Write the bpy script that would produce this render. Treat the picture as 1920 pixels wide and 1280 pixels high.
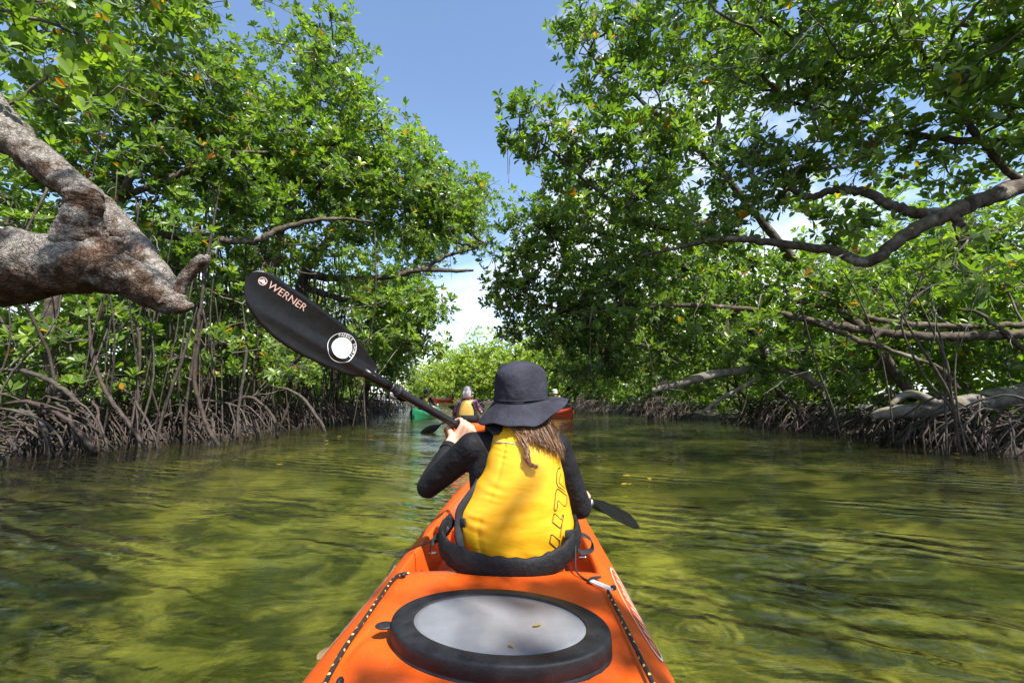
import bpy, math, random
import numpy as np
from mathutils import Vector, Matrix, noise as mnoise

# ------------------------------------------------------------------ camera, sky, sun, exposure
for o in list(bpy.data.objects): bpy.data.objects.remove(o)
SC = bpy.context.scene
COL = SC.collection
F = 853.33                      # focal length in pixels of the 1920 px wide photograph (16 mm)
PITCH = math.atan(97 / F)
HC = 0.80
cam = bpy.data.cameras.new('camera'); cam.lens = 16.0; cam.sensor_width = 36.0
cam.clip_start = 0.05; cam.clip_end = 3000
camo = bpy.data.objects.new('camera', cam); COL.objects.link(camo)
camo.location = (0, 0, HC); camo.rotation_euler = (math.pi / 2 + PITCH, 0, 0)
SC.camera = camo

SUN_AZ, SUN_EL = math.radians(140), math.radians(57)     # clockwise from +Y (the way ahead)
SKY_STRENGTH = 0.125
world = bpy.data.worlds.new('World'); SC.world = world; world.use_nodes = True
wn = world.node_tree.nodes; wl = world.node_tree.links
for n in list(wn): wn.remove(n)
wo = wn.new('ShaderNodeOutputWorld'); wb = wn.new('ShaderNodeBackground'); wb.inputs[1].default_value = SKY_STRENGTH
sky = wn.new('ShaderNodeTexSky'); sky.sky_type = 'NISHITA'; sky.sun_disc = False
sky.sun_elevation = SUN_EL; sky.sun_rotation = SUN_AZ; sky.air_density = 1.0; sky.dust_density = 0.4; sky.ozone_density = 1.6
tc = wn.new('ShaderNodeTexCoord'); sx = wn.new('ShaderNodeSeparateXYZ'); wl.new(tc.outputs['Generated'], sx.inputs[0])
def wmath(op, a, b=None, clamp=False):
    m = wn.new('ShaderNodeMath'); m.operation = op; m.use_clamp = clamp
    for i, v in enumerate((a, b)):
        if v is None: continue
        if isinstance(v, (int, float)): m.inputs[i].default_value = v
        else: wl.new(v, m.inputs[i])
    return m.outputs[0]
zz = wmath('ADD', wmath('MAXIMUM', sx.outputs[2], 0.0), 0.32)
cx_ = wmath('DIVIDE', sx.outputs[0], zz); cy_ = wmath('DIVIDE', sx.outputs[1], zz)
cmb = wn.new('ShaderNodeCombineXYZ'); wl.new(cx_, cmb.inputs[0]); wl.new(cy_, cmb.inputs[1]); cmb.inputs[2].default_value = 0.37
mp = wn.new('ShaderNodeMapping'); wl.new(cmb.outputs[0], mp.inputs[0]); mp.inputs['Location'].default_value = (4.4, 0.2, 0)
nz = wn.new('ShaderNodeTexNoise'); wl.new(mp.outputs[0], nz.inputs['Vector']); nz.inputs['Scale'].default_value = 1.25
nz.inputs['Detail'].default_value = 9; nz.inputs['Roughness'].default_value = 0.56; nz.inputs['Distortion'].default_value = 0.25
low = wmath('MULTIPLY', wmath('SUBTRACT', 0.42, sx.outputs[2], True), 0.42)       # more cloud towards the horizon
rmp = wn.new('ShaderNodeValToRGB'); wl.new(wmath('ADD', nz.outputs[0], low), rmp.inputs[0])
rmp.color_ramp.elements[0].position = 0.50; rmp.color_ramp.elements[1].position = 0.66
cl = wn.new('ShaderNodeMixRGB'); wl.new(rmp.outputs[0], cl.inputs[0]); wl.new(sky.outputs[0], cl.inputs[1])
cl.inputs[2].default_value = (5.9, 6.2, 6.6, 1)
wl.new(cl.outputs[0], wb.inputs[0]); wl.new(wb.outputs[0], wo.inputs[0])

sun = bpy.data.lights.new('sun', 'SUN'); sun.energy = 5.0; sun.angle = math.radians(0.53); sun.color = (1.0, 0.95, 0.87)
suno = bpy.data.objects.new('sun', sun); COL.objects.link(suno)
SUNV = Vector((math.sin(SUN_AZ) * math.cos(SUN_EL), math.cos(SUN_AZ) * math.cos(SUN_EL), math.sin(SUN_EL)))
suno.rotation_euler = SUNV.to_track_quat('Z', 'Y').to_euler()
suno.location = (0, 0, 30)

vs = SC.view_settings
vs.view_transform = 'Standard'; vs.look = 'None'; vs.gamma = 1.0; vs.exposure = 1.15; vs.use_curve_mapping = False
SC.render.engine = 'CYCLES'
SC.cycles.max_bounces = 8; SC.cycles.diffuse_bounces = 3; SC.cycles.glossy_bounces = 3
SC.cycles.transmission_bounces = 4; SC.cycles.transparent_max_bounces = 8
SC.cycles.caustics_reflective = False; SC.cycles.caustics_refractive = False
SC.cycles.use_denoising = True
SC.cycles.sample_clamp_indirect = 6.0

# ------------------------------------------------------------------ helpers
rng = np.random.default_rng(11)
random.seed(5)
_f = np.array([0, math.cos(PITCH), math.sin(PITCH)]); _u = np.array([0, -math.sin(PITCH), math.cos(PITCH)]); _r = np.array([1., 0, 0])
CAM = np.array([0, 0, HC])
def ray(px, py): return _r * ((px - 960) / F) + _u * (-(py - 640) / F) + _f
def U(px, py, d):               # the point at distance d ahead on the ray through a photo pixel
    v = ray(px, py); return CAM + v * (d / v[1])
def G(px, py, z=0.0):           # where that ray meets the level z
    v = ray(px, py); return CAM + v * ((z - HC) / v[2])
def unit(v): v = np.asarray(v, float); return v / (np.linalg.norm(v) + 1e-12)
def nrm(a): return a / (np.linalg.norm(a, axis=-1, keepdims=True) + 1e-12)

def make_mesh(name, V, faces=(), mats=(), smooth=True, attrs=None, fmat=None):
    """V (N,3); faces: list of int arrays (M,k), any k; attrs: name -> per-point float array"""
    me = bpy.data.meshes.new(name)
    V = np.asarray(V, np.float32)
    faces = [np.asarray(f, np.int32) for f in faces if len(f)]
    me.vertices.add(len(V)); me.vertices.foreach_set('co', V.ravel())
    nl = sum(f.size for f in faces); npol = sum(len(f) for f in faces)
    me.loops.add(nl); me.polygons.add(npol)
    me.loops.foreach_set('vertex_index', np.concatenate([f.ravel() for f in faces]))
    tot = np.concatenate([np.full(len(f), f.shape[1], np.int32) for f in faces])
    st = np.concatenate([[0], np.cumsum(tot)[:-1]]).astype(np.int32)
    me.polygons.foreach_set('loop_start', st)
    me.update(calc_edges=True)
    me.polygons.foreach_set('use_smooth', np.full(npol, smooth, bool))
    for m in mats: me.materials.append(m)
    if fmat is not None: me.polygons.foreach_set('material_index', np.asarray(fmat, np.int32))
    for k, a in (attrs or {}).items():
        at = me.attributes.new(k, 'FLOAT', 'POINT'); at.data.foreach_set('value', np.asarray(a, np.float32))
    me.validate()
    return me

class Acc:
    def __init__(s): s.V = []; s.F = {}; s.n = 0; s.A = {}
    def add(s, V, faces, **attrs):
        V = np.asarray(V, float)
        for f in faces:
            f = np.asarray(f)
            if len(f): s.F.setdefault(f.shape[1], []).append(f + s.n)
        s.V.append(V); s.n += len(V)
        for k, a in attrs.items(): s.A.setdefault(k, []).append(np.broadcast_to(np.asarray(a, float), (len(V),)))
        return s
    def mesh(s, name, mats, smooth=True):
        return make_mesh(name, np.concatenate(s.V), [np.concatenate(f) for f in s.F.values()], mats, smooth,
                         {k: np.concatenate(a) for k, a in s.A.items()})

def cr(P, k=6):
    """Catmull-Rom through the rows of P (any columns), k steps per span"""
    P = np.asarray(P, float)
    if len(P) < 3 or k <= 1: 
        if len(P) == 2 and k > 1:
            t = np.linspace(0, 1, k + 1)[:, None]; return P[0] * (1 - t) + P[1] * t
        return P
    Q = np.vstack([2 * P[0] - P[1], P, 2 * P[-1] - P[-2]])
    t = (np.arange(k) / k)[:, None]; out = []
    for i in range(len(P) - 1):
        a, b, c, d = Q[i:i + 4]
        out.append(.5 * (2 * b + (c - a) * t + (2 * a - 5 * b + 4 * c - d) * t**2 + (3 * b - a - 3 * c + d) * t**3))
    return np.vstack(out + [P[-1:]])

def frames(P):
    T = np.gradient(P, axis=0); T = nrm(T)
    ref = np.array([0, 0, 1.]) if abs(T[0][2]) < .9 else np.array([1., 0, 0])
    n = unit(np.cross(T[0], ref)); N = [n]
    for i in range(1, len(P)):
        n = n - T[i] * (n @ T[i]); n = unit(n); N.append(n)
    N = np.array(N); return T, N, np.cross(T, N)

def tube(P, R, n=8, cap=True, rough=0.0, freq=3.0, flat=None):
    """swept tube; R radius per point (or (rx, ry) pairs with the frame given by flat)"""
    P = np.asarray(P, float); R = np.asarray(R, float)
    if flat is None: T, N, B = frames(P)
    else:
        T = nrm(np.gradient(P, axis=0)); N = np.array([unit(np.asarray(flat) - t * (np.asarray(flat) @ t)) for t in T]); B = np.cross(T, N)
    if R.ndim == 1: R = np.stack([R, R], 1)
    a = np.linspace(0, 2 * np.pi, n, endpoint=False)
    V = P[:, None] + R[:, 0][:, None, None] * np.cos(a)[None, :, None] * N[:, None] + R[:, 1][:, None, None] * np.sin(a)[None, :, None] * B[:, None]
    if rough:
        ph = rng.uniform(0, 6.28, 6)
        W = V * freq
        s = (np.sin(W[..., 0] * 2.1 + W[..., 2] * 1.3 + ph[0]) + np.sin(W[..., 1] * 2.7 - W[..., 0] * 1.1 + ph[1]) + np.sin(W[..., 2] * 3.3 + W[..., 1] * 1.7 + ph[2])
             + .6 * np.sin(W[..., 0] * 6.1 - W[..., 2] * 5.2 + ph[3]) + .6 * np.sin(W[..., 1] * 7.3 + W[..., 2] * 4.4 + ph[4])) / 4.2
        V = V + (V - P[:, None]) * (rough * s)[..., None]
    m = len(P); V = V.reshape(-1, 3)
    i = np.arange(m - 1)[:, None] * n; j = np.arange(n)[None]; j2 = (j + 1) % n
    Q = np.stack([i + j, i + j2, i + n + j2, i + n + j], -1).reshape(-1, 4)
    fs = [Q]
    if cap:
        V = np.vstack([V, P[0] - T[0] * 0, P[-1]])
        c0, c1 = m * n, m * n + 1; jj = np.arange(n); k2 = (jj + 1) % n
        fs.append(np.vstack([np.stack([np.full(n, c0), k2, jj], 1), np.stack([np.full(n, c1), (m - 1) * n + jj, (m - 1) * n + k2], 1)]))
    return V, fs

def capsule(P, R, n=12, k=4, flat=None):
    """tube with rounded ends"""
    P = np.asarray(P, float); R = np.asarray(R, float)
    C = cr(np.hstack([P, R.reshape(len(P), -1)]), k)
    Q, S = C[:, :3], C[:, 3:]
    if S.shape[1] == 1: S = np.repeat(S, 2, 1)
    a = np.array([.999, .92, .7, .38]); c = np.sqrt(1 - a**2)
    t0 = unit(Q[0] - Q[1]); t1 = unit(Q[-1] - Q[-2]); m0 = S[0].mean(); m1 = S[-1].mean()
    Q2 = np.vstack([Q[0] + np.outer(a * m0, t0), Q, Q[-1] + np.outer(a[::-1] * m1, t1)])
    S2 = np.vstack([np.outer(c, S[0]), S, np.outer(c[::-1], S[-1])])
    return tube(Q2, S2, n, True, flat=flat)

def ellipsoid(c, r, n=16, m=10, rot=None):
    th = np.linspace(0, np.pi, m + 1)[1:-1]; ph = np.linspace(0, 2 * np.pi, n, endpoint=False)
    V = np.stack([np.outer(np.sin(th), np.cos(ph)), np.outer(np.sin(th), np.sin(ph)), np.outer(np.cos(th), np.ones(n))], -1).reshape(-1, 3)
    V = np.vstack([V, [0, 0, 1], [0, 0, -1]]) * np.asarray(r)
    if rot is not None: V = V @ np.array(rot).T
    i = np.arange(m - 2)[:, None] * n; j = np.arange(n)[None]; j2 = (j + 1) % n
    Q = np.stack([i + j, i + n + j, i + n + j2, i + j2], -1).reshape(-1, 4)
    t = (m - 1) * n; jj = np.arange(n); k2 = (jj + 1) % n; L = (m - 2) * n
    T = np.vstack([np.stack([np.full(n, t), jj, k2], 1), np.stack([np.full(n, t + 1), L + k2, L + jj], 1)])
    return V + np.asarray(c), [Q, T]

def boxv(c, s, rot=None):
    V = np.array([[x, y, z] for x in (-.5, .5) for y in (-.5, .5) for z in (-.5, .5)]) * np.asarray(s)
    if rot is not None: V = V @ np.array(rot).T
    return V + np.asarray(c), [np.array([[0, 1, 3, 2], [4, 6, 7, 5], [0, 4, 5, 1], [2, 3, 7, 6], [0, 2, 6, 4], [1, 5, 7, 3]])]

def grid_faces(m, n, close=False):
    """quads of an m x n vertex grid; close joins the last column to the first"""
    i = np.arange(m - 1)[:, None] * n; j = np.arange(n if close else n - 1)[None]; j2 = (j + 1) % n
    return np.stack([i + j, i + j2, i + n + j2, i + n + j], -1).reshape(-1, 4)

def link(name, me, parent=None, base=None):
    o = bpy.data.objects.new(name, me); COL.objects.link(o)
    if parent is not None:
        o.parent = parent
        if parent.type == 'EMPTY': o.matrix_parent_inverse = Matrix.Translation(-Vector(parent.location))
    return o
def thing(name, label, cat, loc, group=None):
    o = bpy.data.objects.new(name, None); COL.objects.link(o); o.location = loc; o.empty_display_size = .1
    return tag(o, label, cat, group)
def tag(o, label, cat, group=None, kind=None):
    o['label'] = label; o['category'] = cat
    if group: o['group'] = group
    if kind: o['kind'] = kind
    return o
def part(name, acc, mat, parent, smooth=True):
    """acc: Acc or (V, faces)"""
    if not isinstance(acc, Acc): acc = Acc().add(*acc)
    return link(name, acc.mesh(name, mat if isinstance(mat, (list, tuple)) else [mat], smooth), parent)

def evaluated(me, mods):
    """mesh with modifiers applied, without operators"""
    o = bpy.data.objects.new('tmp', me); COL.objects.link(o)
    for typ, kw in mods:
        m = o.modifiers.new(typ, typ)
        for k, v in kw.items(): setattr(m, k, v)
    dg = bpy.context.evaluated_depsgraph_get(); dg.update()
    out = bpy.data.meshes.new_from_object(o.evaluated_get(dg), depsgraph=dg)
    bpy.data.objects.remove(o)
    return out
def text_mesh(body, size, extrude=0.0004):
    cu = bpy.data.curves.new('text', 'FONT'); cu.body = body; cu.size = size; cu.extrude = extrude
    cu.align_x = 'CENTER'; cu.align_y = 'CENTER'
    o = bpy.data.objects.new('tmp', cu); COL.objects.link(o)
    dg = bpy.context.evaluated_depsgraph_get(); dg.update()
    me = bpy.data.meshes.new_from_object(o.evaluated_get(dg), depsgraph=dg)
    bpy.data.objects.remove(o); bpy.data.curves.remove(cu)
    V = np.zeros(len(me.vertices) * 3, np.float32); me.vertices.foreach_get('co', V)
    fs = {}
    for p in me.polygons: fs.setdefault(len(p.vertices), []).append(list(p.vertices))
    bpy.data.meshes.remove(me)
    return V.reshape(-1, 3).astype(float), [np.array(f) for f in fs.values()]

# ------------------------------------------------------------------ materials
class NT:
    def __init__(s, name):
        s.m = bpy.data.materials.new(name); s.m.use_nodes = True; s.t = s.m.node_tree; s.n = s.t.nodes; s.l = s.t.links
        s.b = s.n['Principled BSDF']; s.out = s.n['Material Output']
    def new(s, typ, ins=None, **kw):
        n = s.n.new(typ)
        for k, v in kw.items(): setattr(n, k, v)
        for k, v in (ins or {}).items():
            if hasattr(v, 'is_linked') or isinstance(v, bpy.types.NodeSocket): s.l.new(v, n.inputs[k])
            else: n.inputs[k].default_value = v
        return n
    def math(s, op, a, b=0.0, clamp=False):
        return s.new('ShaderNodeMath', {0: a, 1: b}, operation=op, use_clamp=clamp).outputs[0]
    def noise(s, vec, scale, detail=4, rough=.55, dist=0.0):
        return s.new('ShaderNodeTexNoise', {'Vector': vec, 'Scale': scale, 'Detail': detail, 'Roughness': rough, 'Distortion': dist}).outputs[0]
    def ramp(s, fac, stops):
        n = s.new('ShaderNodeValToRGB', {0: fac}); e = n.color_ramp.elements
        while len(e) < len(stops): e.new(.5)
        for k, (p, c) in zip(e, stops): k.position = p; k.color = (*c, 1) if len(c) == 3 else c
        return n.outputs[0]
    def mix(s, fac, a, b, mode='MIX'):
        return s.new('ShaderNodeMixRGB', {0: fac, 1: a, 2: b}, blend_type=mode).outputs[0]
    def bump(s, h, dist, strength=1.0, normal=None):
        n = s.new('ShaderNodeBump', {'Height': h, 'Distance': dist, 'Strength': strength})
        if normal is not None: s.l.new(normal, n.inputs['Normal'])
        return n.outputs[0]
    def pos(s, scale=(1, 1, 1)):
        g = s.new('ShaderNodeNewGeometry').outputs['Position']
        return g if scale == (1, 1, 1) else s.new('ShaderNodeMapping', {0: g, 'Scale': scale}).outputs[0]
    def set(s, **kw):
        for k, v in kw.items():
            k = k.replace('_', ' ')
            if isinstance(v, bpy.types.NodeSocket): s.l.new(v, s.b.inputs[k])
            else: s.b.inputs[k].default_value = (*v, 1) if isinstance(v, tuple) and len(v) == 3 else v
        return s
def c4(*c): return (*c, 1)

def bark_mat(name, dark, light, lichen, lich=.62, bump=.02, moss=None, scale=1.0):
    t = NT(name); p = t.pos()
    ob = t.new('ShaderNodeTexCoord').outputs['Object']
    n1 = t.noise(p, 9 * scale, 8, .62, .3); n2 = t.noise(p, 2.3 * scale, 5, .6); n3 = t.noise(p, 38 * scale, 5, .6)
    col = t.ramp(n1, [(.34, dark), (.66, light)])
    col = t.mix(t.ramp(n2, [(lich - .06, (0, 0, 0)), (lich + .06, (1, 1, 1))]), col, c4(*lichen))
    if moss:
        up = t.new('ShaderNodeSeparateXYZ', {0: t.new('ShaderNodeNewGeometry').outputs['Normal']}).outputs[2]
        mm = t.math('MULTIPLY', t.ramp(t.noise(p, 4, 4), [(.48, (0, 0, 0)), (.6, (1, 1, 1))]), t.math('MULTIPLY', up, .8, True), True)
        col = t.mix(mm, col, c4(*moss))
    h = t.math('ADD', n1, t.math('MULTIPLY', n3, .45))
    t.set(Base_Color=col, Roughness=.88, Normal=t.bump(h, bump, 1.0)); t.b.inputs['Specular IOR Level'].default_value = .25
    return t.m

def leaf_mat(name, greens, gloss=.31):
    """greens: dark, mid, young; the attribute 'tint' varies from leaf to leaf, above .97 the leaf has turned yellow"""
    t = NT(name); a = t.new('ShaderNodeAttribute', attribute_name='tint').outputs['Fac']
    col = t.ramp(a, [(0, greens[0]), (.5, greens[1]), (.93, greens[2]), (.972, greens[2]), (.98, (.55, .33, .02)), (1, (.5, .16, .02))])
    t.set(Base_Color=col, Roughness=gloss); t.b.inputs['Specular IOR Level'].default_value = .6
    tl = t.new('ShaderNodeBsdfTranslucent', {0: t.mix(1.0, col, c4(1.35, 1.5, .35), 'MULTIPLY')})
    ms = t.new('ShaderNodeMixShader', {0: .47, 1: t.b.outputs[0], 2: tl.outputs[0]})
    t.l.new(ms.outputs[0], t.out.inputs[0]); return t.m

def near_bark():
    """scaly old bark: grey-white lichen crust broken into plates, red-brown where it has flaked"""
    t = NT('scaly_bark'); p = t.pos()
    wp = t.mix(.12, p, t.new('ShaderNodeTexNoise', {'Vector': p, 'Scale': 9.0, 'Detail': 4.0}).outputs['Color'])
    v = t.new('ShaderNodeTexVoronoi', {'Vector': wp, 'Scale': 34.0}, feature='DISTANCE_TO_EDGE').outputs[0]
    v2 = t.new('ShaderNodeTexVoronoi', {'Vector': wp, 'Scale': 85.0}, feature='DISTANCE_TO_EDGE').outputs[0]
    big = t.noise(p, 3.2, 6, .65, .6); fine = t.noise(p, 30, 7, .68); mid = t.noise(p, 14, 6, .68, .4)
    brown = t.ramp(mid, [(.3, (.035, .020, .012)), (.5, (.105, .063, .040)), (.72, (.22, .155, .11))])
    grey = t.ramp(fine, [(.3, (.11, .095, .08)), (.55, (.27, .245, .215)), (.78, (.52, .49, .45))])
    up = t.new('ShaderNodeSeparateXYZ', {0: t.new('ShaderNodeNewGeometry').outputs['Normal']}).outputs[2]
    lm = t.math('ADD', t.math('ADD', big, t.math('MULTIPLY', mid, .5)), t.math('MULTIPLY', up, .10))
    col = t.mix(t.ramp(lm, [(.68, (0, 0, 0)), (.82, (1, 1, 1))]), brown, grey)
    crack = t.ramp(v, [(.0, (.25, .2, .17)), (.05, (1, 1, 1))])
    col = t.mix(.75, col, crack, 'MULTIPLY')
    h = t.math('ADD', t.math('ADD', t.math('MULTIPLY', t.math('MINIMUM', v, .12), 4.0), t.math('MULTIPLY', t.math('MINIMUM', v2, .2), 1.2)), t.math('ADD', t.math('MULTIPLY', fine, .35), mid))
    t.set(Base_Color=col, Roughness=.9, Normal=t.bump(h, .014)); t.b.inputs['Specular IOR Level'].default_value = .2
    return t.m

M = {}
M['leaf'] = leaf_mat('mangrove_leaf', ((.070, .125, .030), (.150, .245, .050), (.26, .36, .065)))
M['leaf_far'] = leaf_mat('mangrove_leaf_sunlit_tint', ((.17, .25, .035), (.27, .37, .05), (.38, .46, .06)), .5)  # sunlight on the far trees put into a lighter, yellower leaf colour
M['bark'] = bark_mat('mangrove_bark', (.032, .025, .020), (.125, .100, .080), (.27, .25, .21), .63, .022, moss=(.13, .12, .04), scale=1.5)
M['bark_near'] = near_bark()
M['bark_pale'] = bark_mat('pale_bark', (.09, .08, .065), (.24, .22, .19), (.34, .32, .29), .62, .012, moss=(.16, .16, .05))
def root_mat():
    t = NT('prop_root'); p = t.pos(); oi = t.new('ShaderNodeObjectInfo').outputs['Random']
    n = t.noise(p, 14, 6, .6); z = t.new('ShaderNodeSeparateXYZ', {0: p}).outputs[2]
    a = t.ramp(n, [(.32, (.016, .010, .008)), (.7, (.072, .045, .033))])
    b = t.ramp(n, [(.32, (.024, .019, .015)), (.7, (.098, .08, .064))])
    col = t.mix(oi, a, b)
    wet = t.ramp(t.math('ADD', z, t.math('MULTIPLY', n, .12)), [(.10, (.30, .27, .25)), (.24, (1, 1, 1))])   # tide mark
    col = t.mix(1.0, col, wet, 'MULTIPLY')
    t.set(Base_Color=col, Roughness=.8, Normal=t.bump(t.noise(p, 45, 4), .006)); return t.m
M['root'] = root_mat()
def twig_mat():
    t = NT('twig'); n = t.noise(t.pos(), 6, 4)
    t.set(Base_Color=t.ramp(n, [(.35, (.06, .05, .04)), (.7, (.24, .21, .18))]), Roughness=.85); return t.m
M['twig'] = twig_mat()
def water_mat():
    t = NT('channel_water'); t.n.remove(t.b)
    p = t.pos()
    # ripples drawn out along the wake, finer chop on top, rings where the blade dips
    w1 = t.noise(t.new('ShaderNodeMapping', {0: p, 'Rotation': (0, 0, .30), 'Scale': (1.3, 3.6, 1)}).outputs[0], 1.3, 3, .5, .5)
    w2 = t.noise(t.new('ShaderNodeMapping', {0: p, 'Rotation': (0, 0, -.2), 'Scale': (3.4, 11, 1)}).outputs[0], 1.5, 4, .58, .5)
    w3 = t.noise(t.new('ShaderNodeMapping', {0: p, 'Rotation': (0, 0, .12), 'Scale': (7, 30, 1)}).outputs[0], 1.7, 4, .6, .6)
    def rings(c, wl_, reach):
        d = t.new('ShaderNodeVectorMath', {0: p, 1: (c[0], c[1], 0)}, operation='DISTANCE').outputs['Value']
        d2 = t.math('ADD', d, t.math('MULTIPLY', t.noise(p, 3.0, 2), .05))
        s = t.math('SINE', t.math('MULTIPLY', d2, 2 * math.pi / wl_))
        fall = t.math('SUBTRACT', 1.0, t.math('DIVIDE', d, reach), True)
        return t.math('MULTIPLY', s, t.math('MULTIPLY', fall, fall))
    h = t.math('ADD', t.math('MULTIPLY', w1, .018), t.math('MULTIPLY', w2, .0052))
    # trains of steeper wavelets, broken into patches, lying across the boat's wake on both sides
    def train(rot, wl_, thr, seed):
        m = t.new('ShaderNodeMapping', {0: p, 'Rotation': (0, 0, rot), 'Location': (seed, seed * .7, 0)}).outputs[0]
        wv = t.new('ShaderNodeTexWave', {'Vector': m, 'Scale': 1 / (wl_ * 3.18), 'Distortion': 5.5, 'Detail': 3.0, 'Detail Scale': 1.4, 'Detail Roughness': .6}, bands_direction='Y').outputs['Fac']
        mk = t.ramp(t.noise(t.new('ShaderNodeMapping', {0: m, 'Scale': (.5, 1.3, 1)}).outputs[0], .8, 4, .6), [(thr, (0, 0, 0)), (thr + .13, (1, 1, 1))])
        return t.math('MULTIPLY', wv, mk)
    h = t.math('ADD', h, t.math('MULTIPLY', train(.38, .17, .45, 3.1), .022))
    h = t.math('ADD', h, t.math('MULTIPLY', train(-.34, .14, .54, 7.7), .006))
    h = t.math('ADD', h, t.math('MULTIPLY', w3, t.math('MULTIPLY', t.ramp(t.noise(p, .7, 3), [(.48, (.06, .06, .06)), (.64, (1, 1, 1))]), .0036)))
    h = t.math('ADD', h, t.math('MULTIPLY', rings(G(1300, 1180), .05, .55), .0016))
    h = t.math('ADD', h, t.math('MULTIPLY', rings(G(1450, 1060), .10, .9), .0016))
    h = t.math('ADD', h, t.math('MULTIPLY', rings(G(1215, 985), .085, .8), .0014))
    h = t.math('ADD', h, t.math('MULTIPLY', rings(G(690, 1010), .12, .9), .0014))
    nb = t.bump(h, 1.0, 1.0)
    fr = t.new('ShaderNodeFresnel', {'IOR': 1.40, 'Normal': nb}).outputs[0]
    trn = t.new('ShaderNodeBsdfTransparent', {0: c4(.84, .95, .56)}); rf = t.new('ShaderNodeBsdfRefraction', {0: c4(.90, .95, .60), 'IOR': 1.333, 'Roughness': 0.0, 'Normal': nb})
    tr = t.new('ShaderNodeMixShader', {0: .55, 1: trn.outputs[0], 2: rf.outputs[0]})
    gl = t.new('ShaderNodeBsdfGlossy', {0: c4(1, 1, 1), 'Roughness': .015, 'Normal': nb})
    ms = t.new('ShaderNodeMixShader', {0: fr, 1: tr.outputs[0], 2: gl.outputs[0]})
    t.l.new(ms.outputs[0], t.out.inputs[0]); return t.m
M['water'] = water_mat()
def ground_mat():
    t = NT('channel_bed'); p = t.pos()
    z = t.new('ShaderNodeSeparateXYZ', {0: p}).outputs[2]
    warp = t.noise(p, .8, 4, .6, 1.5)
    patch = t.noise(t.new('ShaderNodeMapping', {0: p, 'Scale': (1.0, 1.3, 1)}).outputs[0], 1.15, 8, .68, .8)
    fine = t.noise(p, 7, 6, .65, .8)
    sand = t.ramp(fine, [(.3, (.25, .21, .075)), (.7, (.60, .51, .19))])
    weed = t.ramp(fine, [(.3, (.020, .026, .010)), (.7, (.075, .08, .028))])
    col = t.mix(t.ramp(patch, [(.47, (0, 0, 0)), (.58, (1, 1, 1))]), weed, sand)  # real sand and weed, their contrast raised to imitate sunlit patches
    mud_shade = t.ramp(fine, [(.3, (.022, .017, .012)), (.7, (.075, .058, .04))])  # bank mud, carried under water to put bankside shade into the colour
    col = t.mix(t.ramp(z, [(-.30 + .5, (0, 0, 0)), (-.10 + .5, (1, 1, 1))]) if False else
                t.new('ShaderNodeMapRange', {0: t.math('ADD', z, t.math('MULTIPLY', t.math('SUBTRACT', patch, .5), .5)), 1: -.70, 2: -.30, 3: 0., 4: 1.}).outputs[0], col, mud_shade)
    t.set(Base_Color=col, Roughness=.95, Normal=t.bump(t.math('ADD', fine, warp), .03)); return t.m
M['ground'] = ground_mat()

def plain(name, col, rough=.5, spec=.5, var=.12, vscale=6, bump=0.0, bscale=60, **kw):
    t = NT(name); p = t.pos(); n = t.noise(p, vscale, 5, .6)
    lo = tuple(c * (1 - var) for c in col); hi = tuple(min(1, c * (1 + var)) for c in col)
    t.set(Base_Color=t.ramp(n, [(.35, lo), (.65, hi)]), Roughness=rough); t.b.inputs['Specular IOR Level'].default_value = spec
    if bump: t.set(Normal=t.bump(t.noise(p, bscale, 4), bump))
    for k, v in kw.items(): t.b.inputs[k.replace('_', ' ')].default_value = v
    return t.m
def kayak_mat(name, col):
    t = NT(name); p = t.pos()
    n = t.noise(p, 3.5, 5, .6); sc = t.noise(t.new('ShaderNodeMapping', {0: p, 'Scale': (40, 3, 40)}).outputs[0], 4, 5, .7)
    lo = tuple(c * .86 for c in col)
    c = t.mix(t.ramp(sc, [(.60, (0, 0, 0)), (.72, (.40, .40, .40))]), t.ramp(n, [(.35, lo), (.65, col)]), c4(min(1, col[0] * 1.1), col[1] * 1.7 + .04, col[2] + .05))
    sp = t.ramp(t.noise(p, 240, 2, .5), [(.70, (0, 0, 0)), (.76, (.5, .5, .5))])          # salt and grit
    c = t.mix(t.math('MULTIPLY', sp, t.ramp(t.noise(p, 5, 3), [(.45, (0, 0, 0)), (.65, (1, 1, 1))])), c, c4(.6, .5, .4))
    c = t.mix(t.ramp(t.noise(p, 11, 6, .7), [(.58, (0, 0, 0)), (.72, (.28, .28, .28))]), c, c4(col[0] * .45, col[1] * .5, col[2] * .8))   # grime
    rg = t.ramp(t.noise(p, 22, 5, .7), [(.3, (.26, .26, .26)), (.7, (.50, .50, .50))])
    t.set(Base_Color=c, Roughness=rg, Normal=t.bump(t.noise(p, 160, 3), .0006)); return t.m
M['orange'] = kayak_mat('orange_plastic', (.66, .092, .008))
M['green'] = kayak_mat('green_plastic', (.015, .17, .075))
M['red'] = kayak_mat('red_plastic', (.70, .06, .012))
M['black_rubber'] = plain('black_rubber', (.013, .0135, .016), .55, .3, .45, 25, .0008, 200)
M['lid'] = plain('frosted_lid', (.155, .163, .18), .42, .5, .10, 14, .0004, 300)
M['black_cloth'] = plain('black_cloth', (.012, .012, .014), .8, .3, .3, 30, .0012, 40, Sheen_Weight=.15)
M['pad'] = plain('seat_pad', (.008, .008, .0095), .68, .25, .3, 22, .014, 16)
M['strap'] = plain('webbing', (.014, .014, .016), .7, .35, .25, 50, .0008, 400)
M['white'] = plain('white_plastic', (.75, .72, .68), .4)
M['decal'] = plain('white_decal', (.78, .78, .78), .45)
M['decal_teal'] = plain('teal_print', (.30, .60, .58), .5)
M['steel'] = plain('steel', (.55, .55, .56), .28, Metallic=1.0)
M['paddle'] = plain('paddle_black', (.007, .0066, .007), .34, .28, .35, 40, .0006, 150)
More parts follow.
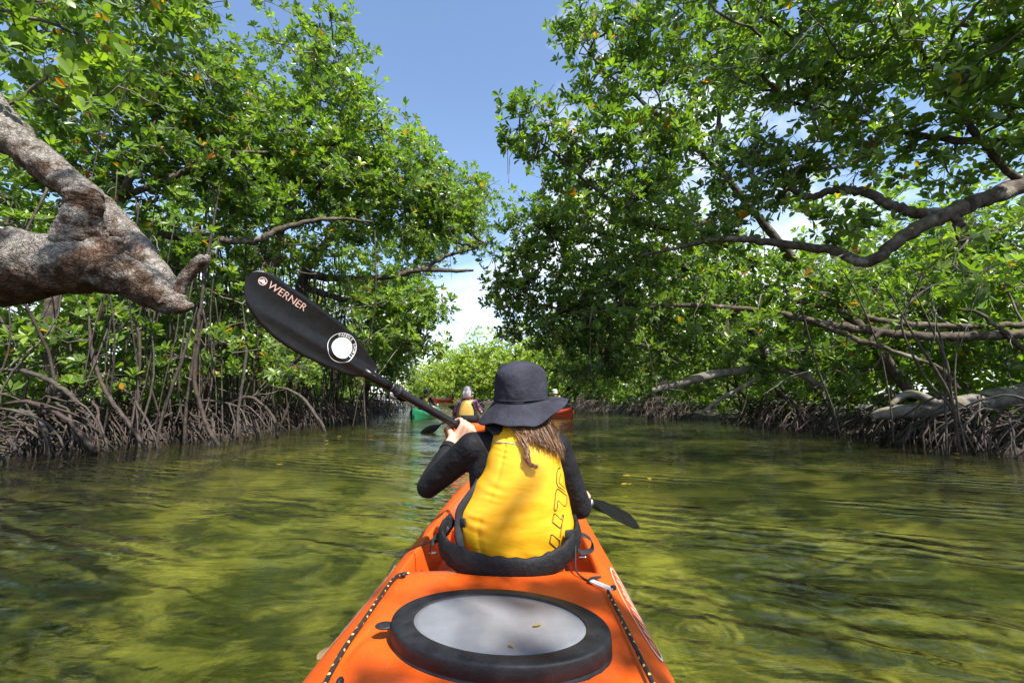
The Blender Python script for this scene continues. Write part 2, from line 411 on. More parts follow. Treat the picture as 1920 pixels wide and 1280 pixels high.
M['shaft'] = plain('shaft_black', (.014, .014, .015), .38, .5, .2, 60)
M['hat'] = plain('hat_cloth', (.030, .0305, .042), .9, .15, .3, 12, .010, 20)
M['reflect'] = plain('reflective_piping', (.45, .45, .42), .4)
def vest_mat(name, col):
    t = NT(name); p = t.pos()
    w = t.noise(t.new('ShaderNodeMapping', {0: p, 'Scale': (3, 3, 14)}).outputs[0], 1.6, 4, .5, .8)
    f = t.noise(p, 30, 4, .6)
    lo = tuple(c * .9 for c in col)
    t.set(Base_Color=t.ramp(f, [(.3, lo), (.7, col)]), Roughness=.36, Normal=t.bump(t.math('ADD', w, t.math('MULTIPLY', f, .12)), .0022))
    t.b.inputs['Specular IOR Level'].default_value = .45; return t.m
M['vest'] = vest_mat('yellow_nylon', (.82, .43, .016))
M['vest_far'] = vest_mat('dull_yellow_nylon', (.40, .28, .06))  # darker, duller yellow than the near vest
M['skin'] = plain('skin', (.58, .34, .24), .5, .35, .10, 25, .0008, 90, Subsurface_Weight=.12, Subsurface_Scale=.01)
M['shirt'] = plain('black_shirt', (.008, .008, .010), .72, .22, .3, 14, .022, 11)
def hair_mat():
    t = NT('brown_hair'); a = t.new('ShaderNodeAttribute', attribute_name='tint').outputs['Fac']
    t.set(Base_Color=t.ramp(a, [(0, (.04, .018, .008)), (.55, (.13, .06, .026)), (1, (.36, .19, .085))]), Roughness=.38); return t.m
M['hair'] = hair_mat()
def cord_mat():
    t = NT('flecked_cord'); a = t.new('ShaderNodeAttribute', attribute_name='fleck').outputs['Fac']
    t.set(Base_Color=t.mix(t.ramp(a, [(.45, (0, 0, 0)), (.55, (1, 1, 1))]), c4(.014, .013, .012), c4(.62, .46, .16)), Roughness=.65); return t.m
M['cord'] = cord_mat()

# ------------------------------------------------------------------ the setting: one sheet of ground with the channel cut in it, and the water
YB = [-400, -10, 0, 6, 8, 11, 16, 25, 40, 60, 90, 120, 400]
XL = [-7.6, -7.6, -7.4, -6.9, -5.7, -5.2, -4.95, -6.3, -11, -18, -29, -60, -400]
XR = [7.6, 7.6, 7.4, 6.9, 6.8, 6.5, 5.3, 2.6, -3, -11, -22, -40, -300]
def bank_l(y): return np.interp(y, YB, XL)
def bank_r(y): return np.interp(y, YB, XR)
def ss(a, b, x): t = np.clip((x - a) / (b - a), 0, 1); return t * t * (3 - 2 * t)
def ground_z(x, y):
    s = np.minimum(x - bank_l(y), bank_r(y) - x)
    z = .16 - .62 * ss(-.5, 1.6, s) - .33 * ss(.8, 4.6, s)
    return z + .05 * np.sin(x * 1.3 + y * .7) * np.sin(y * .9 - x * .4) + .03 * np.sin(x * 3.1 - y * 2.3)
gx = np.concatenate([np.linspace(-700, -16, 12), np.linspace(-15, 15, 110), np.linspace(16, 700, 12)])
gy = np.concatenate([np.linspace(-300, -7, 8), np.linspace(-6, 45, 150), np.linspace(47, 130, 40), np.linspace(150, 1200, 12)])
X_, Y_ = np.meshgrid(gx, gy)
Vg = np.stack([X_, Y_, ground_z(X_, Y_)], -1).reshape(-1, 3)
g = link('ground', make_mesh('ground', Vg, [grid_faces(len(gy), len(gx))], [M['ground']]))
tag(g, 'muddy banks and sandy olive bed of the shallow channel', 'ground', kind='structure')
w = link('water', make_mesh('water', [[-700, -300, 0], [700, -300, 0], [700, 1200, 0], [-700, 1200, 0]], [np.array([[0, 1, 2, 3]])], [M['water']]))
tag(w, 'clear shallow green water rippling between the mangroves', 'water', kind='structure')
# ------------------------------------------------------------------ the orange kayak
def kx(s): return -.05 + .035 * (s - 1.1)                  # its axis: the boat heads a little to starboard of the camera
KS = [-1.5, -1.2, -.7, -.2, .4, 1.1, 1.7, 2.04, 2.5, 2.9, 3.4, 3.8, 4.05]
KW = [.02, .16, .32, .39, .415, .419, .405, .378, .345, .305, .2, .09, .012]
KG = [.34, .28, .20, .16, .15, .15, .155, .185, .215, .24, .29, .34, .37]
KD = [.37, .33, .285, .268, .266, .266, .27, .285, .295, .305, .33, .36, .38]
HX, HY, HA, HB, HROT = -.030, 1.052, .238, .160, math.radians(-13)
def hatch_r(x, y):
    c, s = math.cos(HROT), math.sin(HROT); dx, dy = x - HX, y - HY
    return np.hypot((dx * c + dy * s) / HA, (-dx * s + dy * c) / HB)
def sm(xs, ys, s): 
    s = np.asarray(s, float); return (np.interp(s - .08, xs, ys) + np.interp(s, xs, ys) + np.interp(s + .08, xs, ys)) / 3
def hull_profile(s, well=True, k=9):
    wg, zg, zd = float(sm(KS, KW, s)), float(sm(KS, KG, s)), float(sm(KS, KD, s)); wd = .735 * wg
    P = [(0, zd + .006), (.4 * wd, zd + .005), (.8 * wd, zd + .002), (wd, zd - .008), (wd + .55 * (wg - wd), zd - .42 * (zd - zg)), (wg, zg),
         (.985 * wg, zg - .06), (.88 * wg, -.03), (.6 * wg, -.10), (0, -.12)]
    Q = cr(np.array(P), k)
    x = np.abs(Q[:, 0]); q = Q[:, 1].copy(); deck = np.arange(len(Q)) < 3.4 * k
    if well:                                                # the seat well
        m = ss(1.43, 1.50, s) * (1 - ss(2.75, 2.95, s)) * (1 - ss(.255 * wg / .4, .30 * wg / .4, x)) * deck
        q = q * (1 - m) + .115 * m
        gx_ = x + 0
        for sg in (1,):                                     # moulded recess round the hatch
            r = hatch_r(kx(s) + x, s)
            q -= .007 * np.exp(-((r - 1.13) / .045)**2) * deck
    return np.stack([x, q], 1)
def build_hull(name, mat, parent, fn, s0, s1, n, k=9):
    st = np.linspace(s0, s1, n); rows = []
    for s in st:
        Q = fn(s)
        full = np.vstack([np.stack([Q[:, 0], Q[:, 1]], 1), np.stack([-Q[-2:0:-1, 0], Q[-2:0:-1, 1]], 1)])
        rows.append(np.stack([full[:, 0], np.full(len(full), s), full[:, 1]], 1))
    return np.array(rows)
rows = build_hull('hull', None, None, hull_profile, -1.5, 4.05, 230)
m_, n_ = rows.shape[:2]
rows[:, :, 0] += kx(rows[:, :, 1])
# asymmetric recess for the negative side of the hatch
neg = rows[:, :, 0] < kx(rows[:, :, 1]) - 1e-6
kay = thing('kayak', 'orange plastic tandem kayak carrying the paddler in the yellow vest', 'kayak', (kx(1.2), 1.2, 0))
hull = part('hull', (rows.reshape(-1, 3), [grid_faces(m_, n_, True)[:, ::-1]]), M['orange'], kay)
def deck_pt(px, py, lift=.0, z=None):
    z0 = .268 if z is None else z
    p = G(px, py, z0); p[2] += lift; return p
# hatch: rubber rim with a frosted lid
def ell(r, z, n=72, e=0.0):
    a = np.linspace(0, 2 * np.pi, n, endpoint=False); c, s = math.cos(HROT), math.sin(HROT)
    x, y = (HA * r + e) * np.cos(a), (HB * r + e) * np.sin(a)
    return np.stack([HX + x * c - y * s, HY + x * s + y * c, np.full(n, z)], 1)
prof = [(1.0, .262, .004), (1.0, .268, .004), (1.0, .276, .0035), (1.0, .2775, .0015), (1.0, .279, .0035), (1.0, .297, .003), (1.0, .303, .0025), (1.0, .3055, .0018), (1.0, .3075, .0005), (.99, .3088, 0), (.982, .3094, 0), (.97, .3097, 0),
        (.93, .3103, 0), (.84, .3106, 0), (.812, .3104, 0), (.805, .3098, 0), (.798, .3085, 0), (.795, .3055, 0), (.74, .305, 0)]
R_ = np.array([ell(r, z, e=e) for r, z, e in prof])
hatch = part('hatch_rim', (R_.reshape(-1, 3), [grid_faces(len(prof), 72, True)]), M['black_rubber'], kay)
prof = [(.800, .3045, 0), (.792, .3072, 0), (.74, .3080, 0), (.4, .3086, 0), (.1, .3088, 0)]
R_ = np.array([ell(r, z) for r, z, e in prof]); V = np.vstack([R_.reshape(-1, 3), [[HX, HY, .3088]]])
fan = np.array([[4 * 72 + i, 4 * 72 + (i + 1) % 72, 5 * 72] for i in range(72)])
lid = part('hatch_lid', (V, [grid_faces(5, 72, True), fan]), M['lid'], kay)
tb = G(722, 1172, .295); V, f = ellipsoid(tb, (.022, .017, .005)); part('pull_tab', (V, f), M['black_rubber'], hatch)
# seat back, straps and fittings
pp = [(846, 975, 1.585), (829, 1000, 1.52), (834, 1028, 1.455), (872, 1052, 1.41), (950, 1066, 1.392), (1020, 1060, 1.40), (1062, 1036, 1.44), (1082, 1006, 1.51), (1076, 975, 1.585)]
P = cr(np.array([U(*p) for p in pp]), 8); n = len(P)
hgt = np.interp(np.linspace(0, 1, n), [0, .15, .35, .6, .85, 1], [.024, .036, .036, .031, .036, .024]); th = np.full(n, .012)
wv = 1 + .07 * np.sin(np.arange(n) * 1.7) + .05 * np.sin(np.arange(n) * .63)
V, f = tube(P, np.stack([hgt * wv, th * (2 - wv)], 1), 18, True, flat=(0, 0, 1), rough=.06, freq=22)
seat = part('seat_back', (V, f), M['pad'], kay)
part('seat_base', capsule(np.array([[kx(1.6), 1.50, .135], [kx(1.6), 1.62, .125], [kx(1.8), 1.78, .125]]), np.array([[.19, .02], [.2, .02], [.19, .018]]), 16, flat=(1, 0, 0)), M['pad'], kay)
def ribbon(pts, wdir, wd, th=.0025, k=5):
    P = cr(np.array(pts), k); return tube(P, np.stack([np.full(len(P), wd / 2), np.full(len(P), th / 2)], 1), 8, True, flat=wdir)
part('strap', ribbon([U(843, 990, 1.53), U(822, 1006, 1.52), U(808, 1020, 1.50), G(806, 1036, .262)], (0, .3, 1), .022), M['strap'], seat)
part('strap', ribbon([U(1078, 1008, 1.52), U(1092, 1002, 1.52), U(1108, 1012, 1.52), U(1108, 1030, 1.5), U(1090, 1034, 1.49), U(1080, 1022, 1.49)], (0, 1, .3), .026), M['strap'], seat)
for a in ((812, 1036), (1092, 1044)):
    part('strap_eye', capsule(np.array([G(a[0] - 5, a[1], .272), G(a[0] + 5, a[1], .272)]), np.array([.005, .005]), 8), M['steel'], kay)
part('buckle', boxv(U(842, 978, 1.55), (.022, .02, .035)), M['black_rubber'], seat, False)
# the cord lines
def cord(name, pts, r=.0048, z=.272, k=10):
    P = cr(np.array([G(px, py, z + dz) for px, py, dz in pts]), k)
    L = np.concatenate([[0], np.cumsum(np.linalg.norm(np.diff(P, axis=0), axis=1))]); n = int(L[-1] / .0035)
    t = np.linspace(0, L[-1], n); P = np.stack([np.interp(t, L, P[:, i]) for i in range(3)], 1)
    V, f = tube(P, np.full(n, r) * (1 + .08 * np.sin(t * 900)), 10, True)
    fl = np.array([1.0 if (((i // 2) % 4 == 0 and (j - i // 2) % 5 < 2)) else 0.0 for i in range(n) for j in range(10)] + [0, 0])
    a = Acc().add(V, f, fleck=fl); return part(name, a, M['cord'], kay)
cord('deck_cord', [(766, 1073, 0), (742, 1081, 0), (715, 1115, 0), (680, 1165, 0), (645, 1215, 0), (622, 1256, 0), (604, 1290, 0), (560, 1360, 0)])
cord('deck_cord', [(1140, 1108, 0), (1158, 1145, 0), (1180, 1190, 0), (1203, 1237, 0), (1224, 1280, 0), (1250, 1340, 0)])
for q in ((756, 1077), (1150, 1101)):
    V, f = ellipsoid(G(q[0], q[1], .277), (.009, .008, .007), 10, 8); part('cord_knot', (V, f), M['black_rubber'], kay)
def line(pts, r, mat, name='line', k=8):
    P = cr(np.array([p if len(p) == 3 and not isinstance(p, tuple) else U(*p) for p in pts]), k)
    return part(name, tube(P, np.full(len(P), r), 8), mat, kay)
line([U(1079, 990, 1.50), U(1079, 1040, 1.44), U(1080, 1068, 1.40), G(1092, 1082, .274), G(1106, 1089, .274)], .0026, M['strap'], 'shock_cord')
line([U(842, 1000, 1.53), U(815, 1012, 1.50), G(770, 1030, .262), G(742, 1050, .235), G(726, 1080, .2)], .0022, M['strap'], 'shock_cord')
a, b = G(1110, 1089, .276), G(1146, 1104, .276)
for off in (-.0055, .0055):
    dv = np.cross(unit(b - a), [0, 0, 1]) * off
    part('toggle_bar', capsule(np.array([a + dv, b + dv]), np.array([.0035, .0035]), 8), M['white'], kay)
part('toggle_bar', capsule(np.array([a + [0, .006, 0], a - [0, .006, 0]]), np.array([.004, .004]), 8), M['white'], kay)
part('cord_knot', capsule(np.array([G(1104, 1089, .276), G(1112, 1084, .279), G(1126, 1081, .276)]), np.array([.005, .006, .003]), 8), M['strap'], kay)
part('screw', ellipsoid(G(637, 1279, .272), (.007, .012, .009), 10, 8), M['black_rubber'], kay)
# oval stickers on both flanks
def flank(s, q, side, lift=.0025):
    Q = hull_profile(s); i = 27 + q * 18; j = int(i); fr = i - j; p = Q[j] * (1 - fr) + Q[min(j + 1, len(Q) - 1)] * fr
    t = unit(np.array([*(Q[j + 1] - Q[j])])); nn = np.array([-t[1], t[0]]); nn = nn if nn[0] > 0 else -nn
    p = p + nn * lift; return np.array([kx(s) + side * p[0], s, p[1]])
for side, s0 in ((-1, 1.38), (1, 1.36)):
    t = np.linspace(0, 2 * np.pi, 49); a = Acc()
    for w0, w1 in ((.95, 1.0),):
        V = np.array([flank(s0 + .26 * r * math.cos(x), .62 + .27 * r * math.sin(x), side) for r in (w0, w1) for x in t])
        a.add(V, [grid_faces(2, 49)])
    rs = np.random.default_rng(3)
    for i in range(11):                                      # worn, unreadable lettering
        s = s0 - .20 + i * .04; h0 = .62; h = .15 * math.sqrt(max(.05, 1 - ((s - s0) / .25)**2))
        for k in range(2):
            q0, q1 = h0 - h * rs.uniform(.4, 1), h0 + h * rs.uniform(.4, 1); sa, sb = s + rs.uniform(-.012, .012), s + rs.uniform(-.012, .012)
            V = np.array([flank(sa + (sb - sa) * u + dd, q0 + (q1 - q0) * u, side) for dd in (-.0028, .0028) for u in np.linspace(0, 1, 5)])
            a.add(V, [grid_faces(2, 5)])
    part('hull_sticker', a, M['decal'], kay, False)
# ------------------------------------------------------------------ the paddle's line, then the paddler holding it
PL = U(867, 803, 1.90)                     # the upper hand on the shaft
PR = U(1112, 945, 2.52)                    # where the lower blade begins
AX = unit(PL - PR)                         # towards the raised blade
def on_line(px):                           # the point of the shaft seen at column px
    k = (px - 960) / F
    # (PL + t AX - CAM) . r = k (..) . f
    d0 = PL - CAM; return ((k * (d0 @ _f) - d0 @ _r) / (AX @ _r - k * (AX @ _f)))
T_THROAT, T_TIP = on_line(694), on_line(460)
T_RIGHT = -np.linalg.norm(PL - PR)

def hand_parts(acc, wrist, grip, axis, toward, r=.0165):
    """palm, four fingers of unequal length curled round the shaft, and a thumb; toward: the side where the back of the hand shows"""
    e1 = wrist - grip; e1 = unit(e1 - axis * (e1 @ axis)); e2 = np.asarray(toward, float); e2 = e2 - axis * (e2 @ axis) - e1 * (e2 @ e1); e2 = unit(e2)
    def on(phi, R, t): return grip + axis * t + (e1 * math.cos(phi) + e2 * math.sin(phi)) * R
    D = math.radians
    for i, (t, ln, rad) in enumerate(((.033, .92, .0088), (.011, 1.0, .0092), (-.011, .96, .0088), (-.031, .80, .0078))):
        kn = on(D(88), r + .021, t * 1.08); mid = on(D(20), r + .030, t * .9)
        acc.add(*capsule(np.array([wrist + axis * t * .55 + e2 * .004, mid, kn]), np.array([.0155, .0150, .0118]), 10, 4))
        ph = [88, 135, 178, 222, 262 * ln]
        pts = [on(D(p), r + rr, t * (1.06 if j < 2 else .98)) for j, (p, rr) in enumerate(zip(ph, (.021, .013, .0105, .0095, .0085)))]
        acc.add(*capsule(np.array(pts), rad * np.array([1.12, 1.08, 1.0, .95, .85]), 10, 4))
    th = [wrist * .55 + on(D(0), r + .03, .03) * .45, on(D(-10), r + .022, .046), on(D(-65), r + .013, .052), on(D(-120), r + .0105, .046)]
    acc.add(*capsule(np.array(th), np.array([.016, .0135, .0115, .009]), 10, 4))

def build_person(J, voxel, detailed=True):
    """one continuous body from overlapping limbs, fused; J: joints"""
    a = Acc()
    a.add(*capsule(J['spine'], J['spine_r'], 24, 5, flat=(1, 0, 0)))
    for s in 'LR':
        sh, el, wr = J['sh' + s], J['el' + s], J['wr' + s]
        inn = J['spine'][-2] * .6 + sh * .4
        a.add(*capsule(np.array([inn, sh]), np.array([.055, .054]), 14))
        a.add(*capsule(np.array([sh, sh * .45 + el * .55, el]), np.array([.053, .047, .041]), 16))
        a.add(*capsule(np.array([el, el * .65 + wr * .35, wr]), np.array([.041, .040, .026]), 16))
        if detailed: hand_parts(a, wr, J['grip' + s], AX, J['back' + s])
        else: 
            a.add(*ellipsoid(wr * .35 + J['grip' + s] * .65, (.042, .042, .045), 10, 8))
        hp, kn, an = J['hip' + s], J['kn' + s], J['an' + s]
        a.add(*capsule(np.array([hp, hp * .5 + kn * .5, kn]), np.array([.088, .075, .056]), 16))
        a.add(*capsule(np.array([kn, kn * .6 + an * .4, an]), np.array([.055, .054, .036]), 14))
        a.add(*capsule(np.array([an + [0, -.03, -.02], an + [0, .06, .0], an + [0, .10, .09]]), np.array([.034, .036, .026]), 12))
    h = J['head']
    a.add(*capsule(np.array([J['spine'][-1] - [0, 0, .03], h - [0, .015, .07]]), np.array([.055, .052]), 14))
    a.add(*ellipsoid(h, (.074, .092, .112), 24, 18))
    a.add(*ellipsoid(h + [0, .035, -.06], (.052, .055, .052), 16, 12))          # jaw
    a.add(*capsule(np.array([h + [0, .088, .015], h + [0, .108, -.025]]), np.array([.010, .015]), 10))   # nose
    a.add(*capsule(np.array([h + [-.03, .078, .03], h + [.03, .078, .03]]), np.array([.014, .014]), 10))  # brow
    for k in (-1, 1):
        a.add(*ellipsoid(h + [k * .076, .0, -.012], (.010, .020, .032), 12, 10))
    a.add(*capsule(np.array([h + [-.022, .082, -.056], h + [.022, .082, -.056]]), np.array([.008, .008]), 8))  # lips
    me = a.mesh('raw', [])
    return evaluated(me, [('REMESH', dict(mode='VOXEL', voxel_size=voxel, use_smooth_shade=True)), ('SMOOTH', dict(factor=.5, iterations=4))])
def paint_faces(me, mats, fn):
    for m in mats: me.materials.append(m)
    C = np.zeros(len(me.polygons) * 3, np.float32); me.polygons.foreach_get('center', C)
    me.polygons.foreach_set('material_index', fn(C.reshape(-1, 3)).astype(np.int32))

shL, shR = np.array([-.133, 1.565, .618]), np.array([.147, 1.565, .618])
elL, wrL = U(803, 912, 1.66), U(848, 829, 1.855)
elR = U(1087, 950, 1.63)
t_r = on_line(1083); gR = PL + AX * t_r
wrR = gR + unit(elR - gR) * .075 + np.array([0, -.01, .01])
HEAD = np.array([.030, 1.60, .795])
SP = np.array([[.0, 1.62, .155], [0, 1.60, .25], [.002, 1.585, .36], [.004, 1.575, .46], [.006, 1.57, .55], [.007, 1.57, .615], [.008, 1.575, .652]])
SPR = np.array([[.165, .105], [.155, .10], [.14, .095], [.145, .098], [.15, .095], [.125, .075], [.075, .055]])
J = dict(spine=SP, spine_r=SPR, shL=shL, shR=shR, elL=elL, elR=elR, wrL=wrL, wrR=wrR, gripL=PL, gripR=gR, backL=np.array([.35, -1, .75]), backR=np.array([0.2, -.3, 1]),
         head=HEAD, hipL=np.array([-.085, 1.66, .20]), hipR=np.array([.085, 1.66, .20]), knL=np.array([-.15, 2.05, .33]), knR=np.array([.16, 2.05, .33]),
         anL=np.array([-.10, 2.42, .18]), anR=np.array([.12, 2.42, .18]))
person = thing('person', 'person in yellow life vest and dark bucket hat paddling the orange kayak, seen from behind', 'person', (0, 1.62, .12))
bm_ = build_person(J, .0056)
fdL, fdR = unit(wrL - elL), unit(wrR - elR)
def who(C):
    k = np.ones(len(C))
    k[((C - (wrL - fdL * .030)) @ fdL > 0) & (np.linalg.norm(C - PL, axis=1) < .16)] = 0
    k[((C - (wrR - fdR * .01)) @ fdR > 0) & (np.linalg.norm(C - gR, axis=1) < .14)] = 0
    k[(C[:, 2] > .70) & (np.linalg.norm(C[:, :2] - HEAD[:2], axis=1) < .13)] = 0
    k[(C[:, 1] > 1.95) & (C[:, 2] < .42) & (np.abs(C[:, 0]) < .22)] = 0
    return k
paint_faces(bm_, [M['skin'], M['shirt']], who)
body = link('body', bm_, person)
# cuff of the sleeve
for wr, fd in ((wrL, fdL),):
    part('sleeve_cuff', tube(np.array([wr - fd * .055, wr - fd * .03, wr - fd * .026]), np.array([.0345, .0335, .030]), 20, False), M['shirt'], body)

# the life vest: one padded shell, wide below and drawn in at the shoulders
rowsv = [(797, 948, 1026), (806, 932, 1036), (820, 923, 1043), (840, 917, 1048), (865, 910, 1053), (890, 901, 1057), (915, 888, 1062), (940, 874, 1067), (962, 858, 1072), (985, 850, 1077),
         (1005, 851, 1077), (1025, 858, 1072), (1048, 868, 1066), (1075, 876, 1062), (1095, 882, 1058)]
V = []; NA = 120
bk = [.070, .095, .112, .125, .135, .140, .145, .150, .154, .156, .156, .152, .148, .142, .135]
cys = [1.585, 1.58, 1.575, 1.572, 1.570, 1.570, 1.572, 1.575, 1.58, 1.583, 1.585, 1.588, 1.59, 1.595, 1.60]
rows_c = cr(np.array([[(U(l, y, c - .055)[0] + U(r, y, c - .055)[0]) / 2, (U(r, y, c - .055)[0] - U(l, y, c - .055)[0]) / 2, U(960, y, c - b * .8)[2], c, b] for (y, l, r), b, c in zip(rowsv, bk, cys)]), 8)
for cx0, hw, z, cy, b in rows_c:
    a = np.linspace(0, 2 * np.pi, NA, endpoint=False); e = 2 / 2.7
    ca, sa = np.cos(a), np.sin(a)
    x = np.sign(ca) * np.abs(ca)**e; y = np.sign(sa) * np.abs(sa)**e
    bb = np.where(sa < 0, b, b * .85)
    V.append(np.stack([cx0 + hw * x, cy + bb * y, np.full(NA, z)], 1))
V = np.array(V); Nn = nrm(V - np.stack([rows_c[:, 0], rows_c[:, 3], rows_c[:, 2]], 1)[:, None])
# puckers beside the seam, soft folds across the back
W = V
xs = (V[:, :, 0] - rows_c[:, 0][:, None]) / rows_c[:, 1][:, None]
seam = np.exp(-((xs + .56) / .035)**2); near = np.exp(-((xs + .56) / .25)**2)
ph = W[:, :, 2]
disp = -.0042 * seam + near * .0016 * np.sin(ph * 260 + 3 * np.sin(ph * 41) + xs * 9) * (.5 + .5 * np.sin(ph * 57 + xs * 4))
disp += .0012 * np.sin(ph * 75 + xs * 5 + 2 * np.sin(xs * 3)) * np.abs(xs)**2 + .0004 * np.sin(ph * 110 - xs * 7 + 1.5 * np.sin(ph * 30))
low_ = np.exp(-((ph - ph.min() - .06) / .05)**2)
disp += low_ * .0022 * np.sin(xs * 13 + ph * 70)
V = V + Nn * disp[..., None]
mv = len(V); Vf = V.reshape(-1, 3)
top = np.stack([V[0, :, 0] * .8 + rows_c[0, 0] * .2, V[0, :, 1] * .8 + rows_c[0, 3] * .2, V[0, :, 2] + .004], 1)
Vf = np.vstack([top, Vf])
vest = part('life_vest', (Vf, [grid_faces(mv + 1, NA, True)[:, ::-1]]), M['vest'], person)
from mathutils.bvhtree import BVHTree
VB = BVHTree.FromPolygons([Vector(v) for v in Vf], [list(map(int, q)) for q in grid_faces(mv + 1, NA, True)])
def hit(px, py, lift=.001):
    d = Vector(ray(px, py)).normalized(); loc, nn, i, dist = VB.ray_cast(Vector(CAM), d)
    if loc is None: return None
    if nn.dot(d) > 0: nn = -nn
    return np.array(loc + nn * lift)
def on_vest(pts, k=8, lift=.001):
    pts = cr(np.array(pts, float), k) if k > 1 else np.array(pts, float)
    return np.array([p for p in (hit(x, y, lift) for x, y in pts) if p is not None])
def vline(name, pts, r, mat, k=6):
    P = on_vest(pts, k)
    if len(P) > 2: return part(name, tube(P, np.full(len(P), r), 6), mat, vest)
vline('piping', [(924, 828), (945, 829), (970, 833), (990, 838)], .0016, M['reflect'])
# outlined lettering down one side of the back (drawn as it shows between the folds)
def zp(L): return [(990 + x / 5.331, 840 + y / 5.333) for x, y in L]
glyphs = [[(322, 190), (300, 200), (284, 250), (282, 350), (298, 384), (352, 418), (372, 440)],
          [(326, 250), (312, 300), (306, 344), (345, 378), (366, 400)],
          [(392, 486), (385, 470), (300, 402), (284, 408), (274, 440), (256, 600), (262, 626), (276, 626), (288, 602), (298, 518), (360, 578), (376, 576), (388, 552), (392, 490)],
          [(356, 664), (346, 664), (334, 716), (268, 648), (256, 654), (238, 738), (318, 800), (330, 790), (356, 690), (356, 664)],
          [(338, 770), (322, 890)], [(240, 858), (228, 864), (212, 940), (294, 1012), (306, 1002), (320, 934), (316, 918), (240, 858)],
          [(312, 960), (300, 1040), (272, 1130)], [(168, 1188), (188, 1114), (206, 1112), (246, 1150), (242, 1166)]]
la = Acc()
for gl in glyphs:
    for off in (0, 11):
        c = np.mean(gl, 0); P = [(x + (c[0] - x) * off * .012, y + (c[1] - y) * off * .006) if len(gl) > 3 else (x + off * .8 - 6, y) for x, y in gl]
        Q = np.array(zp(P)); Q = np.vstack([Q[i] + (Q[i + 1] - Q[i]) * t for i in range(len(Q) - 1) for t in np.linspace(0, 1, 6)[:, None]])
        W3 = on_vest(Q, 1, .0006)
        if len(W3) > 2: la.add(*tube(W3, np.full(len(W3), .00075), 5))
part('outline_lettering', la, M['strap'], vest)
part('side_strap', ribbon([U(901, 893, 1.52), U(893, 912, 1.50), U(876, 935, 1.485), U(863, 955, 1.475), U(860, 975, 1.47), U(860, 1000, 1.46), U(866, 1035, 1.445)], (1, .3, .3), .026, .006), M['strap'], vest)
for q in (((856, 978, 1.49), (866, 979, 1.462), (872, 980, 1.452)), ((1077, 1000, 1.49), (1070, 1001, 1.462), (1060, 1002, 1.452))):
    part('belt_tab', ribbon([U(*x) for x in q], (0, 0, 1), .028, .006), M['strap'], vest)
for k in (-1, 1):       # black shoulder webbing either side of the neck
    part('shoulder_strap', ribbon([np.array([.035 + k * .075, 1.50, .672]), np.array([.02 + k * .088, 1.55, .695]), np.array([.015 + k * .085, 1.61, .688]), np.array([.01 + k * .08, 1.66, .63])], (1, 0, 0), .05, .010), M['strap'], vest)

# bucket hat
HT = Matrix.Rotation(math.radians(-2), 3, 'Y') @ Matrix.Rotation(math.radians(4), 3, 'X')
HO = HEAD + [.0, -.012, .028]
def hatv(V): return np.asarray(V) @ np.array(HT).T + HO
a = np.linspace(0, 2 * np.pi, 96, endpoint=False)
crown = [(.093, -.045, 1.10), (.0925, -.02, 1.1), (.0905, .02, 1.1), (.087, .047, 1.1), (.081, .057, 1.1), (.0795, .0595, 1.1), (.071, .070, 1.1), (.053, .080, 1.1), (.026, .086, 1.1), (.002, .0875, 1.1)]
V = []
for r, z, el_ in crown:
    wob = 1 + .016 * np.sin(a * 3 + z * 60) + .012 * np.sin(a * 7 - z * 90) + .006 * np.sin(a * 13 + z * 140)
    V.append(np.stack([r * wob * np.cos(a), r * wob * el_ * np.sin(a), z + .002 * np.sin(a * 5 + r * 80)], 1))
V = np.array(V)
hat = part('bucket_hat', (hatv(V.reshape(-1, 3)), [grid_faces(len(crown), 96, True)]), M['hat'], person)
V = []
for j, t in enumerate(np.linspace(0, 1, 25)):
    side = np.clip(np.cos(a - .15), 0, 1)**1.8                # the brim lifts on one side
    r = .0925 + t * (.054 + .006 * np.cos(a * 2) + .012 * side)
    drop = -.045 - t * (.068 - .070 * side + .004 * np.sin(a * 4 + 1) + .003 * np.sin(a * 9)) + .0011 * (j % 2)
    V.append(np.stack([r * np.cos(a), r * 1.05 * np.sin(a), drop], 1))
V = np.array(V); V2 = V[::-1].copy(); V2[:, :, 2] -= .0025
VV = np.vstack([V, V2]).reshape(-1, 3)
part('brim', (hatv(VV), [grid_faces(50, 96, True)]), M['hat'], hat)
R_ = .0945 * (1 + .012 * np.sin(a * 3))
band = np.stack([R_ * np.cos(a), R_ * 1.1 * np.sin(a), np.full(96, -.041)], 1)
part('hat_band', tube(np.vstack([hatv(band), hatv(band[:1])]), np.full(97, .0022), 6, False), M['hat'], hat)
